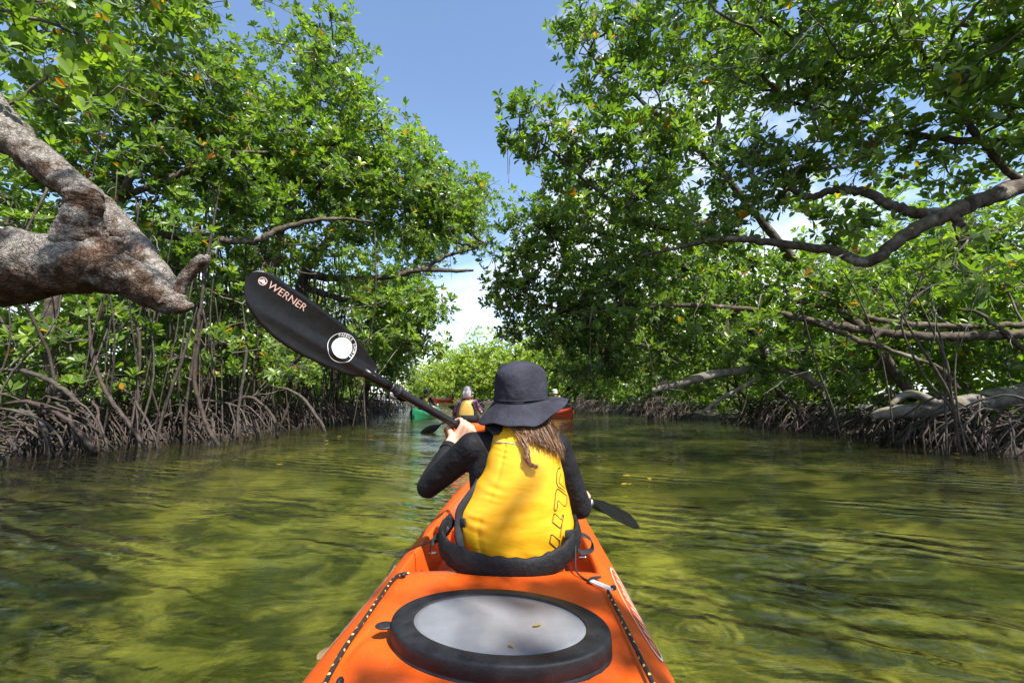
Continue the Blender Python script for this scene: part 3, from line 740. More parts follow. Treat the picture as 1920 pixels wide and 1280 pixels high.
# hair: many fine locks from under the hat, most of it swept over one shoulder
ha = Acc(); hr = np.random.default_rng(21)
for i in range(620):
    u = hr.uniform(0, 1)
    if u < .74:      # main fall, sweeping over one shoulder
        v = hr.beta(1.3, 1.1); x0 = 948 + 84 * v
        x1 = 972 + 80 * v + hr.normal(0, 1.8); y1 = 818 + 44 * v**1.4 + hr.normal(0, 5); w_ = hr.normal(0, 1.2)
        pts = [(x0, 762), (x0 + 4 + w_, 792), (x0 * .6 + x1 * .4 + w_ - 2, 807 + 6 * v), (x0 * .25 + x1 * .75 + w_ * .5 + 2, 812 + 32 * v), (x1, y1)]
    elif u < .93:    # the separate curl
        pts = [(956 + hr.normal(0, 5), 765), (964 + hr.normal(0, 4), 800), (982 + hr.normal(0, 3.5), 825), (988 + hr.normal(0, 2.6), 848), (988 + hr.normal(0, 2.6), 860), (994 + hr.normal(0, 2), 870 + hr.normal(0, 2)), (1004 + hr.normal(0, 2), 875 + hr.normal(0, 2))]
    else:            # loose wisps
        x0 = hr.uniform(955, 1020); pts = [(x0, 765), (x0 + hr.normal(0, 4), 795), (x0 + 8 + hr.normal(0, 5), 815), (x0 + 16 + hr.normal(0, 6), 822 + hr.uniform(0, 24))]
    P = []
    for j, (x, y) in enumerate(pts):
        h_ = hit(x, y, .006 + .016 * hr.uniform(0, 1)) if y > 806 else None
        if h_ is None: h_ = U(x, y, 1.525 - .0009 * (y - 765) - .012 * hr.uniform(0, 1) if y < 812 else 1.47)
        P.append(h_)
    P = cr(np.array(P), 4); P[:, 0] += .0010 * np.sin(np.linspace(0, 9, len(P)) + hr.uniform(0, 6)) * np.linspace(0, 1, len(P)); r = .00125 * np.linspace(1, .35, len(P)) * hr.uniform(.6, 1.3)
    V, f = tube(P, r, 5); ha.add(V, f, tint=min(1, hr.uniform(0, 1)**1.2 + (.25 if u > .74 else 0)))  # curl and wisps tinted lighter, a sunlit streak put into their colour
V, f = ellipsoid(HEAD + [.004, -.03, -.045], (.073, .07, .062), 20, 14); ha.add(V, f, tint=.2)
part('hair', ha, M['hair'], person)
# eyes
for k in (-1, 1): part('eye', ellipsoid(HEAD + [k * .03, .076, .008], (.012, .010, .011), 12, 8), M['white'], person)
# ------------------------------------------------------------------ the paddle
paddle = thing('paddle', 'black double-bladed kayak paddle with one blade raised and one in the water', 'paddle', tuple(PL))
shaft_end = T_RIGHT - .03
P = np.array([PL + AX * t for t in np.linspace(shaft_end, T_THROAT + .03, 40)])
shaft = part('shaft', tube(P, np.full(40, .0158), 20), M['shaft'], paddle)
def ring(t, w, r, mat, name):
    part(name, tube(np.array([PL + AX * (t + x) for x in (-w, -w * .6, 0, w * .6, w)]), np.array([.016, r, r * 1.02, r, .016]), 24), mat, paddle)
ring(on_line(747), .010, .0225, M['black_rubber'], 'drip_ring')
ring(on_line(734), .006, .0185, M['shaft'], 'ferrule')
ring(T_RIGHT + .03, .014, .021, M['steel'], 'drip_ring')
Bc = PL + AX * ((T_THROAT + T_TIP) / 2)
vd = unit(CAM - Bc); BN = unit(vd - AX * (vd @ AX)); BN = unit(BN + np.cross(AX, BN) * .12); BW = np.cross(BN, AX)   # face normal, across
if BW @ _u < 0: BW = -BW
def to_blade(zx, zy):
    v = ray(430 + zx / 3.764, 490 + zy / 3.765); t = ((Bc - CAM) @ BN) / (v @ BN); p = CAM + v * t - PL
    return p @ AX, p @ BW
up_ = np.array([to_blade(*p) for p in ((1050, 752), (960, 622), (870, 510), (755, 415), (640, 330), (520, 245), (400, 168), (300, 98), (240, 74), (190, 70), (150, 78), (118, 110))])
lo_ = np.array([to_blade(*p) for p in ((1004, 806), (965, 813), (930, 815), (860, 805), (800, 790), (700, 752), (600, 710), (500, 662), (400, 606), (300, 535), (200, 438), (140, 360), (108, 290), (95, 225), (96, 170), (105, 130))])
ts = np.linspace(0, 1, 60); ts = 1 - (1 - ts)**1.0
t_a, t_b = min(up_[0, 0], lo_[0, 0]), min(up_[-1, 0], lo_[-1, 0])
tip = max(up_[:, 0].max(), lo_[:, 0].max())
def blade_grid(side=1):
    out = []
    o = np.argsort(up_[:, 0]); uu = up_[o]; o = np.argsort(lo_[:, 0]); ll = lo_[o]
    T = t_a + (tip - t_a) * np.sin(np.linspace(0, np.pi / 2, 70))
    for t in T:
        a_ = np.interp(t, uu[:, 0], uu[:, 1]); b_ = np.interp(t, ll[:, 0], ll[:, 1])
        if t > uu[:, 0].max(): a_ = b_ + (a_ - b_) * .6
        f = (t - t_a) / (tip - t_a)
        w = np.linspace(b_, a_, 15)
        spine = .013 * (1 - f)**.8 * np.exp(-(w / .014)**2)
        cup = .012 * (((w - (a_ + b_) / 2) / .09)**2) + .02 * f**2
        rib = .0015 * np.exp(-(w / .03)**2)
        out.append((t, w, spine + rib, cup))
    return out
def blade_mesh(flip=False):
    A_, B_ = [], []
    for t, w, sp, cup in blade_grid():
        th = .0022
        if not flip: base = PL + AX * t
        else: base = PL + AX * (T_RIGHT - (t - t_a) - .01)
        for lst, sg in ((A_, 1), (B_, -1)):
            if flip: c_, s_ = math.cos(math.radians(-62)), math.sin(math.radians(-62)); bw, bn = BW * c_ + BN * s_, BN * c_ - BW * s_
            else: bw, bn = BW, BN
            lst.append(base + np.outer(w, bw) + np.outer(cup + sg * (th + sp), bn))
    A_, B_ = np.array(A_), np.array(B_)
    V = np.concatenate([A_, B_[:, ::-1]], 1); m, n = V.shape[:2]
    V = V.reshape(-1, 3); q = grid_faces(m, n, True)
    cap = [np.array([list(range(n))]), np.array([list(range((m - 1) * n, m * n))[::-1]])]
    return V, [q] + cap
bl = part('blade', blade_mesh(), M['paddle'], paddle)
part('blade', blade_mesh(True), M['paddle'], paddle)
# neck from the shaft into each blade
for t0, sg in ((t_a, 1), (T_RIGHT - .01, -1)):
    P = np.array([PL + AX * (t0 + sg * x) for x in (-.09, -.05, -.01, .04, .09, .15)])
    part('neck', tube(P, np.array([[.0158, .0158], [.0165, .0165], [.018, .017], [.019, .014], [.014, .0125], [.004, .010]]), 16, flat=BW), M['paddle'], paddle)
# lettering and the round sticker on the raised blade
def face_pt(t, w, lift=.003):
    f = (t - t_a) / (tip - t_a); a_ = np.interp(t, up_[np.argsort(up_[:, 0])][:, 0], up_[np.argsort(up_[:, 0])][:, 1]); b_ = np.interp(t, lo_[np.argsort(lo_[:, 0])][:, 0], lo_[np.argsort(lo_[:, 0])][:, 1])
    z = .0022 + .013 * max(0, 1 - f)**.8 * math.exp(-(w / .014)**2) + .0015 * math.exp(-(w / .03)**2) + .012 * (((w - (a_ + b_) / 2) / .09)**2) + .02 * f * f
    return PL + AX * t + BW * w + BN * (z + lift)
def decal(V, c, ang, lift=.0015):
    ca, sa = math.cos(ang), math.sin(ang)      # text x runs towards the throat (-AX)
    out = []
    for x, y, z in V:
        x, y = x * ca - y * sa, x * sa + y * ca
        out.append(face_pt(c[0] - x, c[1] + y, lift + z))
    return np.array(out)
c0, c1 = to_blade(275, 170), to_blade(520, 330); cm = ((c0[0] + c1[0]) / 2, (c0[1] + c1[1]) / 2)
ang = math.atan2(c1[1] - c0[1], c0[0] - c1[0]); size = math.hypot(c1[0] - c0[0], c1[1] - c0[1])
V, f = text_mesh('WERNER', size / 3.75)
M['letter'] = plain('silver_print', (.62, .40, .33), .3, .6, .25, 60)
part('lettering', (decal(V, cm, ang), f), M['letter'], bl, False)
def disc(c, r0, r1, n=40, lift=.0012):
    t = np.linspace(0, 2 * np.pi, n + 1)
    rr = np.linspace(r0, r1, 5)
    return np.array([face_pt(c[0] + r * math.cos(x), c[1] + r * math.sin(x), lift) for r in rr for x in t]), [grid_faces(5, n + 1)]
e0 = to_blade(225, 143); part('emblem', disc(e0, .0095, .0125), M['letter'], bl, False)
a = Acc()
for k, (x0, y0, x1, y1) in enumerate(((-.008, -.004, 0, .006), (0, .006, .008, -.004), (-.004, -.006, .003, .002), (-.009, 0, -.002, -.002), (.002, -.005, .006, -.001))):
    t = np.linspace(0, 1, 5); d = np.array([-(y1 - y0), x1 - x0]); d = d / np.linalg.norm(d) * .0016
    a.add(np.array([face_pt(e0[0] + x0 + (x1 - x0) * u + s * d[0], e0[1] + y0 + (y1 - y0) * u + s * d[1], .0014) for s in (-1, 1) for u in t]), [grid_faces(2, 5)])
part('emblem_bird', a, M['decal'], bl, False)
sc_ = to_blade(790, 608); rs_ = .5 * np.linalg.norm(np.array(to_blade(690, 600)) - np.array(to_blade(900, 615)))
st = part('round_sticker', disc(sc_, .0005, rs_ * .70), M['decal'], bl, False)
part('sticker_edge', disc(sc_, rs_ * .965, rs_ * 1.0), M['decal'], st, False)
def arc_text(body, r, a0, a1, size):
    acc = Acc()
    for i, ch in enumerate(body):
        if ch == ' ': continue
        t = a0 + (a1 - a0) * i / (len(body) - 1); V, f = text_mesh(ch, size)
        ux, uy = math.cos(t), math.sin(t)
        # x to the reader's right is -AX, y is BW
        W = np.array([[x * uy + (y + 0) * ux + r * ux, -x * ux + y * uy + r * uy, z] for x, y, z in V])
        acc.add(decal(W, sc_, -.55, .0014), f)
    return acc
part('sticker_lettering', arc_text('PADDLE SPORTS', rs_ * .84, math.radians(165), math.radians(15), rs_ * .27), M['decal'], st, False)
a = Acc()
for k in range(5):
    u0 = -.5 + .2 * k; V = np.array([face_pt(sc_[0] + rs_ * (u0 + .25 * t), sc_[1] + rs_ * (.28 - .17 * k + .05 * math.sin(6 * t) + s * .018), .0019) for s in (-1, 1) for t in np.linspace(-.5, 1, 9)])
    a.add(V, [grid_faces(2, 9)])
part('sticker_waves', a, M['decal_teal'], st, False)
# ------------------------------------------------------------------ the other paddlers
def gen_profile(L, wmax, zd=.24):
    def fn(s, k=5):
        u = abs(s) / (L / 2); wg = max(.012, wmax / 2 * (1 - u**2.4)); wd = wg * .75; zg = .15 + .16 * u**3; z = zd + .13 * u**3
        P = [(0, z + .01), (.5 * wd, z + .008), (wd, z), (wg, zg), (.95 * wg, zg - .08), (.7 * wg, -.06), (0, -.10)]
        Q = cr(np.array(P), k); x = Q[:, 0]; m = ss(-.45, -.35, s) * (1 - ss(.75, .9, s)) * (1 - ss(.2, .26, x)) * (np.arange(len(Q)) < 2.2 * k)
        Q[:, 1] = Q[:, 1] * (1 - m) + .10 * m
        return Q
    return fn
def local_pose(lift=.0, tilt=.5):
    SPo = np.array([[0, .0, .16], [0, -.02, .26], [0, -.035, .37], [0, -.04, .47], [0, -.04, .56], [0, -.03, .63], [0, -.025, .67]])
    gl, gr = np.array([-.30, .36, .46 + lift]), np.array([.30, .40, .46 - lift])
    wl_, wr_ = gl + [.0, -.07, -.01], gr + [0, -.07, -.01]
    return dict(spine=SPo, spine_r=SPR, shL=np.array([-.16, -.03, .63]), shR=np.array([.16, -.03, .63]), elL=np.array([-.27, .06, .42]), elR=np.array([.27, .06, .42]), wrL=wl_, wrR=wr_, gripL=gl, gripR=gr,
                head=np.array([0, 0.0, .82]), hipL=np.array([-.085, .05, .2]), hipR=np.array([.085, .05, .2]), knL=np.array([-.15, .45, .33]), knR=np.array([.15, .45, .33]), anL=np.array([-.1, .82, .2]), anR=np.array([.1, .82, .2]))
def vest_shell(back=.13):
    rows = []
    for z, hw, b in ((.22, .165, .125), (.28, .18, .14), (.36, .18, .145), (.45, .17, .145), (.54, .15, .14), (.60, .13, .125), (.645, .11, .105), (.665, .09, .08)):
        a = np.linspace(0, 2 * np.pi, 40, endpoint=False); e = 2 / 2.6; c, s = np.cos(a), np.sin(a)
        rows.append(np.stack([hw * np.sign(c) * np.abs(c)**e, -.03 + b * np.sign(s) * np.abs(s)**e, np.full(40, z)], 1))
    return np.array(rows).reshape(-1, 3), [grid_faces(8, 40, True)]
def loc_part(name, geo, mat, parent, smooth=True):
    o = part(name, geo, mat, None, smooth); o.parent = parent; return o
def boat(label, mat, loc, yaw, L=3.7, w=.75, group=None):
    k = thing('kayak', label, 'kayak', loc, group); k.rotation_euler[2] = yaw
    R = build_hull('hull', None, None, gen_profile(L, w), -L / 2, L / 2, 60); m, n = R.shape[:2]
    h = loc_part('hull', (R.reshape(-1, 3), [grid_faces(m, n, True)[:, ::-1]]), mat, k)
    P = cr(np.array([[-.22, .02, .25], [-.2, -.14, .30], [0, -.2, .31], [.2, -.14, .30], [.22, .02, .25]]), 6)
    loc_part('seat_back', tube(P, np.stack([np.full(len(P), .07), np.full(len(P), .02)], 1), 10, flat=(0, 0, 1)), M['pad'], k)
    loc_part('carry_handle', tube(cr(np.array([[-.05, -L / 2 + .12, .36], [0, -L / 2 + .05, .42], [.05, -L / 2 + .12, .36]]), 5), np.full(11, .009), 8), M['black_rubber'], k)
    return k
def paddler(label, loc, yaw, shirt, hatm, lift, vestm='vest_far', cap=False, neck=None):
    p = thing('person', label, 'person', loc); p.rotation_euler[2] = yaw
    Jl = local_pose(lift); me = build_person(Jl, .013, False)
    def wf(C):
        k = np.ones(len(C)); k[C[:, 2] > .715] = 0; k[(C[:, 1] > .25) & (C[:, 2] > .3) & (np.abs(C[:, 0]) > .2)] = 0; k[(C[:, 1] > .3) & (C[:, 2] < .4)] = 0; return k
    paint_faces(me, [M['skin'], shirt], wf); o = link('body', me); o.parent = p
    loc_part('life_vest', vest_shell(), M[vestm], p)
    for k in (-1, 1): loc_part('side_panel', tube(cr(np.array([[k * .165, -.10, .25], [k * .178, -.10, .36], [k * .165, -.10, .5], [k * .12, -.11, .62]]), 4), np.stack([np.full(13, .035), np.full(13, .05)], 1), 8, flat=(1, 0, 0)), M['strap'], p)
    a = np.linspace(0, 2 * np.pi, 32, endpoint=False); rows = []
    for r, z in ((.094, .83), (.095, .86), (.092, .89), (.08, .92), (.05, .94), (.004, .946)): rows.append(np.stack([r * np.cos(a), r * 1.12 * np.sin(a), np.full(32, z)], 1))
    h = loc_part('hat', (np.array(rows).reshape(-1, 3), [grid_faces(6, 32, True)]), hatm, p)
    rows = []
    for r, z in ((.092, .835), (.125, .815), (.15, .80), (.149, .797), (.092, .83)):
        fr = np.where(np.sin(a) > .2, 1.0, .15) if cap else 1.0
        rr = .092 + (r - .092) * fr; rows.append(np.stack([rr * np.cos(a), rr * 1.1 * np.sin(a), np.full(32, z)], 1))
    loc_part('brim', (np.array(rows).reshape(-1, 3), [grid_faces(5, 32, True)]), hatm, h)
    if neck: loc_part('neck_flap', tube(np.array([[0, -.085, .84], [0, -.10, .77], [0, -.105, .70]]), np.array([[.08, .03], [.085, .03], [.09, .02]]), 12, flat=(1, 0, 0)), neck, h)
    pd = thing('paddle', 'black paddle held by the ' + label.replace('person in ', 'person in '), 'paddle', loc); pd.rotation_euler[2] = yaw
    pd['label'] = {'g': 'black paddle across the green kayak', 'o': 'black paddle held by the paddler with patterned sleeves', 'r': 'black paddle held upright beside the orange-red kayak',
                   'k': 'red-bladed paddle over the distant red kayak'}[label[-1]] if False else pd['label']
    A0, B0 = Jl['gripL'], Jl['gripR']; ax = unit(B0 - A0); c = (A0 + B0) / 2
    loc_part('shaft', tube(np.array([c - ax * .72, c, c + ax * .72]), np.full(3, .015), 10), M['shaft'], pd)
    for s in (-1, 1):
        tt = np.linspace(0, 1, 9); wv = np.array([.018, .05, .075, .085, .088, .086, .078, .055, .006])
        P = np.array([c + ax * s * (.68 + .46 * x) for x in tt])
        loc_part('blade', tube(P, np.stack([wv, np.linspace(.014, .004, 9)], 1), 12, flat=(0, -.25, 1)), M['paddle'], pd)
    return p, pd
M['print'] = None
def print_shirt():
    t = NT('patterned_shirt'); p = t.new('ShaderNodeTexCoord').outputs['Object']
    v = t.new('ShaderNodeTexVoronoi', {'Vector': p, 'Scale': 38.0}); s = t.new('ShaderNodeSeparateColor', {0: v.outputs['Color']}).outputs[0]
    t.set(Base_Color=t.ramp(s, [(0, (.02, .02, .06)), (.45, (.03, .02, .08)), (.6, (.35, .05, .06)), (.75, (.10, .05, .22)), (.9, (.45, .3, .22))]), Roughness=.7); return t.m
M['print'] = print_shirt()
M['grey_hat'] = plain('grey_hat', (.33, .30, .31), .8)
M['pale_hat'] = plain('pale_hat', (.45, .50, .50), .8)
M['blue_shirt'] = plain('blue_shirt', (.05, .10, .25), .8)
M['orange_shirt'] = plain('orange_shirt', (.6, .16, .05), .8)
def crew(px, py, yaw, blabel, bmat, plabel, shirt, hatm, lift, padlabel, off=(0, 0), L=3.7, boatback=None, **kw):
    w = G(px, py); c = (w[0], w[1] + L / 2 * math.cos(yaw) if boatback else w[1], 0)
    if boatback: c = (w[0] - L / 2 * math.sin(yaw), w[1] + L / 2 * math.cos(yaw), 0)
    boat(blabel, bmat, c, yaw, L)
    p, pd = paddler(plabel, c, yaw, shirt, hatm, lift, **kw); pd['label'] = padlabel
crew(772, 788, math.radians(-4), 'green plastic kayak near the shaded bank of aerial roots', M['green'], 'person in a tan and black life vest low in the green kayak', M['black_cloth'], M['hat'], .05, 'black paddle held level over the green kayak', boatback=True, L=3.2)
crew(849, 832, math.radians(-2), 'orange kayak just ahead of the raised hand', M['orange'], 'person in grey cap and patterned long sleeves paddling just ahead', M['print'], M['grey_hat'], -.15, 'black paddle held by the person with patterned sleeves', boatback=True, L=3.4, cap=True, neck=M['grey_hat'])
crew(1074, 786, math.radians(14), 'orange-red kayak on the other side of the bucket hat', M['red'], 'person in pale cap and yellow vest in the orange-red kayak', M['black_cloth'], M['pale_hat'], -.22, 'black paddle held up by the person in the pale cap', boatback=True, L=3.3, cap=True, vestm='vest')
crew(848, 753, math.radians(84), 'distant red kayak lying across the channel', M['red'], 'distant person in orange shirt sitting in the crosswise red kayak', M['orange_shirt'], M['pale_hat'], .05, 'tiny paddle over the distant red kayak')
crew(805, 749.5, math.radians(30), 'distant pale kayak close to the far yellow-green trees', M['white'], 'distant person in blue shirt sitting in the pale kayak', M['blue_shirt'], M['hat'], .1, 'tiny paddle over the distant pale kayak')
# ------------------------------------------------------------------ mangroves
GA = 2.399963
def leaf_cloud(S, O, rs, K=6, kl=7, size=.105, spread=.34, up=.7, young=0.0, yellow=.012):
    """leaf frames for sprays at S with outward directions O: rosettes of leaves at the twig ends.
    returns base, direction, normal, length, width, tint and the rosette stems (from, to)"""
    n = len(S)
    off = rs.normal(0, 1, (n, K, 3)); off = nrm(off) * (rs.uniform(.15, 1, (n, K, 1))**.5) * spread
    off[..., 2] *= .75
    C = S[:, None] + off + O[:, None] * spread * .25
    A = nrm(np.array([0, 0, up]) + O[:, None] * .45 + rs.normal(0, .42, (n, K, 3)) + off / spread * .35)
    tn = np.clip(rs.normal(.42, .2, (n, K, 1)) + young + rs.normal(0, .12, (n, 1, 1)), 0, .95)
    C, A = C.reshape(-1, 3), A.reshape(-1, 3); tn = tn.reshape(-1, 1)
    m = len(C); ref = np.where(np.abs(A[:, 2:]) < .9, [[0, 0, 1.]], [[1., 0, 0]]); u = nrm(np.cross(A, ref)); v = np.cross(A, u)
    ph = np.arange(kl)[None] * GA + rs.uniform(0, 6.28, (m, 1)); th = np.radians(rs.uniform(22, 50, (m, 1)) + np.linspace(0, 34, kl)[None] + rs.normal(0, 8, (m, kl)))
    rad = u[:, None] * np.cos(ph)[..., None] + v[:, None] * np.sin(ph)[..., None]
    D = A[:, None] * np.cos(th)[..., None] + rad * np.sin(th)[..., None]
    N = nrm(A[:, None] * np.sin(th)[..., None] - rad * np.cos(th)[..., None] + rs.normal(0, .18, D.shape))
    B = C[:, None] + D * .012 - A[:, None] * (np.linspace(0, .03, kl))[None, :, None]
    L = size * rs.uniform(.6, 1.18, (m, kl)) * rs.uniform(.8, 1.12, (m, 1)); Wd = L * rs.uniform(.42, .54, (m, kl))
    T = np.clip(tn + rs.normal(0, .08, (m, kl)), 0, .95)
    yl = rs.uniform(0, 1, (m, kl)) < yellow; T = np.where(yl, rs.uniform(.978, 1, (m, kl)), T)
    f = lambda x: x.reshape(-1, *x.shape[2:])
    return f(B), nrm(f(D)), f(N), f(L), f(Wd), f(T), (np.repeat(S, K, 0), C)
def leaf_geo(acc, B, D, N, L, W, T):
    N = nrm(N - D * np.sum(N * D, 1, keepdims=True)); Sd = np.cross(N, D); L = L[:, None]; W = W[:, None]
    V = np.stack([B, B + D * L * .38 + Sd * W * .46 + N * W * .10, B + D * L * .76 + Sd * W * .42 + N * W * .06, B + D * L - N * L * np.random.default_rng(len(B)).uniform(-.02, .26, (len(B), 1)),
                  B + D * L * .76 - Sd * W * .42 + N * W * .06, B + D * L * .38 - Sd * W * .46 + N * W * .10], 1).reshape(-1, 3)
    i = np.arange(len(B))[:, None] * 6
    acc.add(V, [np.vstack([i + np.array([[0, 1, 2, 3]]), i + np.array([[0, 3, 4, 5]])])], tint=np.repeat(T, 6))
def sticks(acc, A, B, r0, r1):
    """thin three-sided twigs"""
    T = nrm(B - A); ref = np.where(np.abs(T[:, 2:]) < .9, [[0, 0, 1.]], [[1., 0, 0]]); u = nrm(np.cross(T, ref)); v = np.cross(T, u)
    V = []
    for P, r in ((A, r0), (B, r1)):
        for k in range(3): V.append(P + (u * math.cos(k * 2.094) + v * math.sin(k * 2.094)) * r)
    V = np.stack(V, 1).reshape(-1, 3); i = np.arange(len(A))[:, None] * 6
    acc.add(V, [np.vstack([i + np.array([[k, (k + 1) % 3, 3 + (k + 1) % 3, 3 + k]]) for k in range(3)])])
def near_limb(nm, pts, t):
    """a thick limb close by: fine mesh, lumpy and ridged"""
    C = cr(np.array(pts, float), 20); n = 44; C[:, 3] *= (1.0 if nm == 'sawn_stub' else .84)
    V, f = tube(C[:, :3], C[:, 3], n, True)
    m = len(C); R = np.repeat(C[:, 3], n); Pc = np.repeat(C[:, :3], n, 0); W = V[:m * n]; dirv = nrm(W - Pc)
    d = np.array([.15 * mnoise.fractal(Vector(p * 3.3), .9, 2.1, 3) + .16 * mnoise.fractal(Vector(p * 11), .8, 2.1, 4) + .05 * abs(mnoise.noise(Vector(p * 42))) for p in W])
    V[:m * n] = W + dirv * (d * np.minimum(R, .14))[:, None]
    part(nm, (V, f), M['bark_near'], t)
def lobe_points(lobes, dens, rs, shade_crown=()):
    P, O = [], []
    for x0, y0, z0, rx, ry, rz, k in shade_crown:            # unseen crown added to shade boat and water, in metres
        n = int(dens * k * math.pi * rx * ry); x = nrm(rs.normal(0, 1, (n, 3))) * (rs.uniform(0, 1, (n, 1))**.4); R = np.array([rx, ry, rz])
        P.append(np.array([x0, y0, z0]) + x * R); O.append(nrm(x / R + 1e-6))
    for px, py, rx, ry, d, rd, *q in lobes:
        c = U(px, py, d); R = np.array([rx / F * d, rd, ry / F * d]); k = q[0] if q else 1.0
        n = max(3, int(dens * k * math.pi * R[0] * R[2] * (.7 + .3 * min(2, rd))))
        x = nrm(rs.normal(0, 1, (n, 3))) * (rs.uniform(0, 1, (n, 1))**(1 / 2.3)); 
        x = x * (1 + .14 * np.sin(x[:, :1] * 7 + px) + .14 * np.sin(x[:, 2:] * 6 + py))
        P.append(c + x * R); O.append(nrm(x / R + 1e-6))
    P, O = np.vstack(P), np.vstack(O); k = P[:, 2] > .35
    return P[k], O[k]
def network(nodes, S, bal=.25):
    """grow twigs: join every spray to the tree by the shortest way, favouring short total paths"""
    n0 = len(nodes); A = np.vstack([nodes, S]); par = np.full(len(A), -1); path = np.zeros(len(A)); inn = np.zeros(len(A), bool); inn[:n0] = True
    D = np.linalg.norm(S[:, None] - nodes[None], axis=2); best = D.min(1); bp = D.argmin(1)
    todo = np.ones(len(S), bool); order = []
    dist = best.copy()
    for _ in range(len(S)):
        c = np.where(todo, best, 1e9); i = int(c.argmin()); todo[i] = False; g = n0 + i; par[g] = bp[i]; path[g] = path[bp[i]] + np.linalg.norm(A[g] - A[bp[i]])
        order.append(g); d = np.linalg.norm(S - S[i], axis=1) + bal * path[g]; u = d < best; best[u] = d[u]; bp[u] = g
    cnt = np.zeros(len(A))
    for g in order[::-1]: cnt[g] += 1; cnt[par[g]] += cnt[g]
    return A, par, cnt, order
ROOTS = []
def root_variants():
    rs = np.random.default_rng(4)
    for k in range(16):                       # arching prop roots, one metre out, some forked
        a = Acc(); h = rs.uniform(.75, 1.15); b = rs.uniform(-.18, .18, 3)
        P = np.array([[0, 0, h], [.22, b[0], h * rs.uniform(.98, 1.12)], [.55, b[1] * 1.5, h * rs.uniform(.72, .9)], [.82, b[1] + b[2], h * .36], [1.0 + rs.uniform(-.1, .1), b[2] * 1.6, -.25], [1.02, b[2] * 1.8, -.75]])
        C = cr(P, 3); C += rs.normal(0, .012, C.shape); a.add(*tube(C, np.linspace(.021, .012, len(C)), 6))
        for j in range(rs.integers(1, 4)):
            i = rs.integers(5, 10); q = C[i]; e = q + [rs.uniform(.1, .35), rs.uniform(-.35, .35), 0]; e[2] = -.6
            a.add(*tube(cr(np.array([q, (q + e) / 2 + [.08, 0, .16], e]), 4), np.linspace(.012, .007, 9), 5))
        ROOTS.append(a.mesh('prop_root', [M['root']]))
    for k in range(6):                        # straight aerial roots hanging into the water
        P = np.array([[0, 0, 1], [rs.normal(0, .03), rs.normal(0, .03), .66], [rs.normal(0, .05), rs.normal(0, .05), .33], [rs.normal(0, .06), rs.normal(0, .06), 0]])
        C = cr(P, 4); ROOTS.append(Acc().add(*tube(C, np.linspace(.0045, .0065, len(C)), 5)).mesh('aerial_root', [M['root']]))
root_variants()
def place_root(tree, i, loc, rz, scale, name, tilt=0.0):
    o = bpy.data.objects.new(name, ROOTS[i]); COL.objects.link(o); o.parent = tree
    o.matrix_parent_inverse = Matrix.Translation(-Vector(tree.location))
    o.location = loc; o.rotation_euler = (tilt, tilt * .5, rz); o.scale = scale
LEAFSHAPE = []
def leaf_shape(k):
    """a nearer look at one leaf: blade folded along its midrib, tip turned down (x along, unit length)"""
    xs = np.array([0, .12, .3, .52, .74, .9, 1.0]); w = np.array([.02, .13, .215, .25, .215, .12, .005]) * (1 + .06 * k)
    z = -.10 * xs**2 * (k - .5); V = []
    for x, ww, zz_ in zip(xs, w, z): V += [(x, -ww, zz_ + .10 * ww), (x, 0, zz_ - .03 * ww), (x, ww, zz_ + .10 * ww)]
    return np.array(V), grid_faces(7, 3)
def leaf_objects(tree, B, D, N, L, T, mat_fn):
    if not LEAFSHAPE:
        for mi in range(5):
            V, f = leaf_shape(mi % 3); LEAFSHAPE.append(make_mesh('leaf', V, [f], [M['leaf']], True, {'tint': np.full(len(V), (.15, .4, .6, .85, .985)[mi])}))
    N = nrm(N - D * np.sum(N * D, 1, keepdims=True)); Sd = np.cross(N, D)
    for b, d, n, s, l, t in zip(B, D, N, Sd, L, T):
        o = bpy.data.objects.new('leaf', LEAFSHAPE[4 if t > .97 else min(3, int(t * 4))]); COL.objects.link(o); o.parent = tree
        o.matrix_parent_inverse = Matrix.Translation(-Vector(tree.location))
        o.matrix_basis = Matrix(((d[0] * l, s[0] * l, n[0] * l, b[0]), (d[1] * l, s[1] * l, n[1] * l, b[1]), (d[2] * l, s[2] * l, n[2] * l, b[2]), (0, 0, 0, 1)))

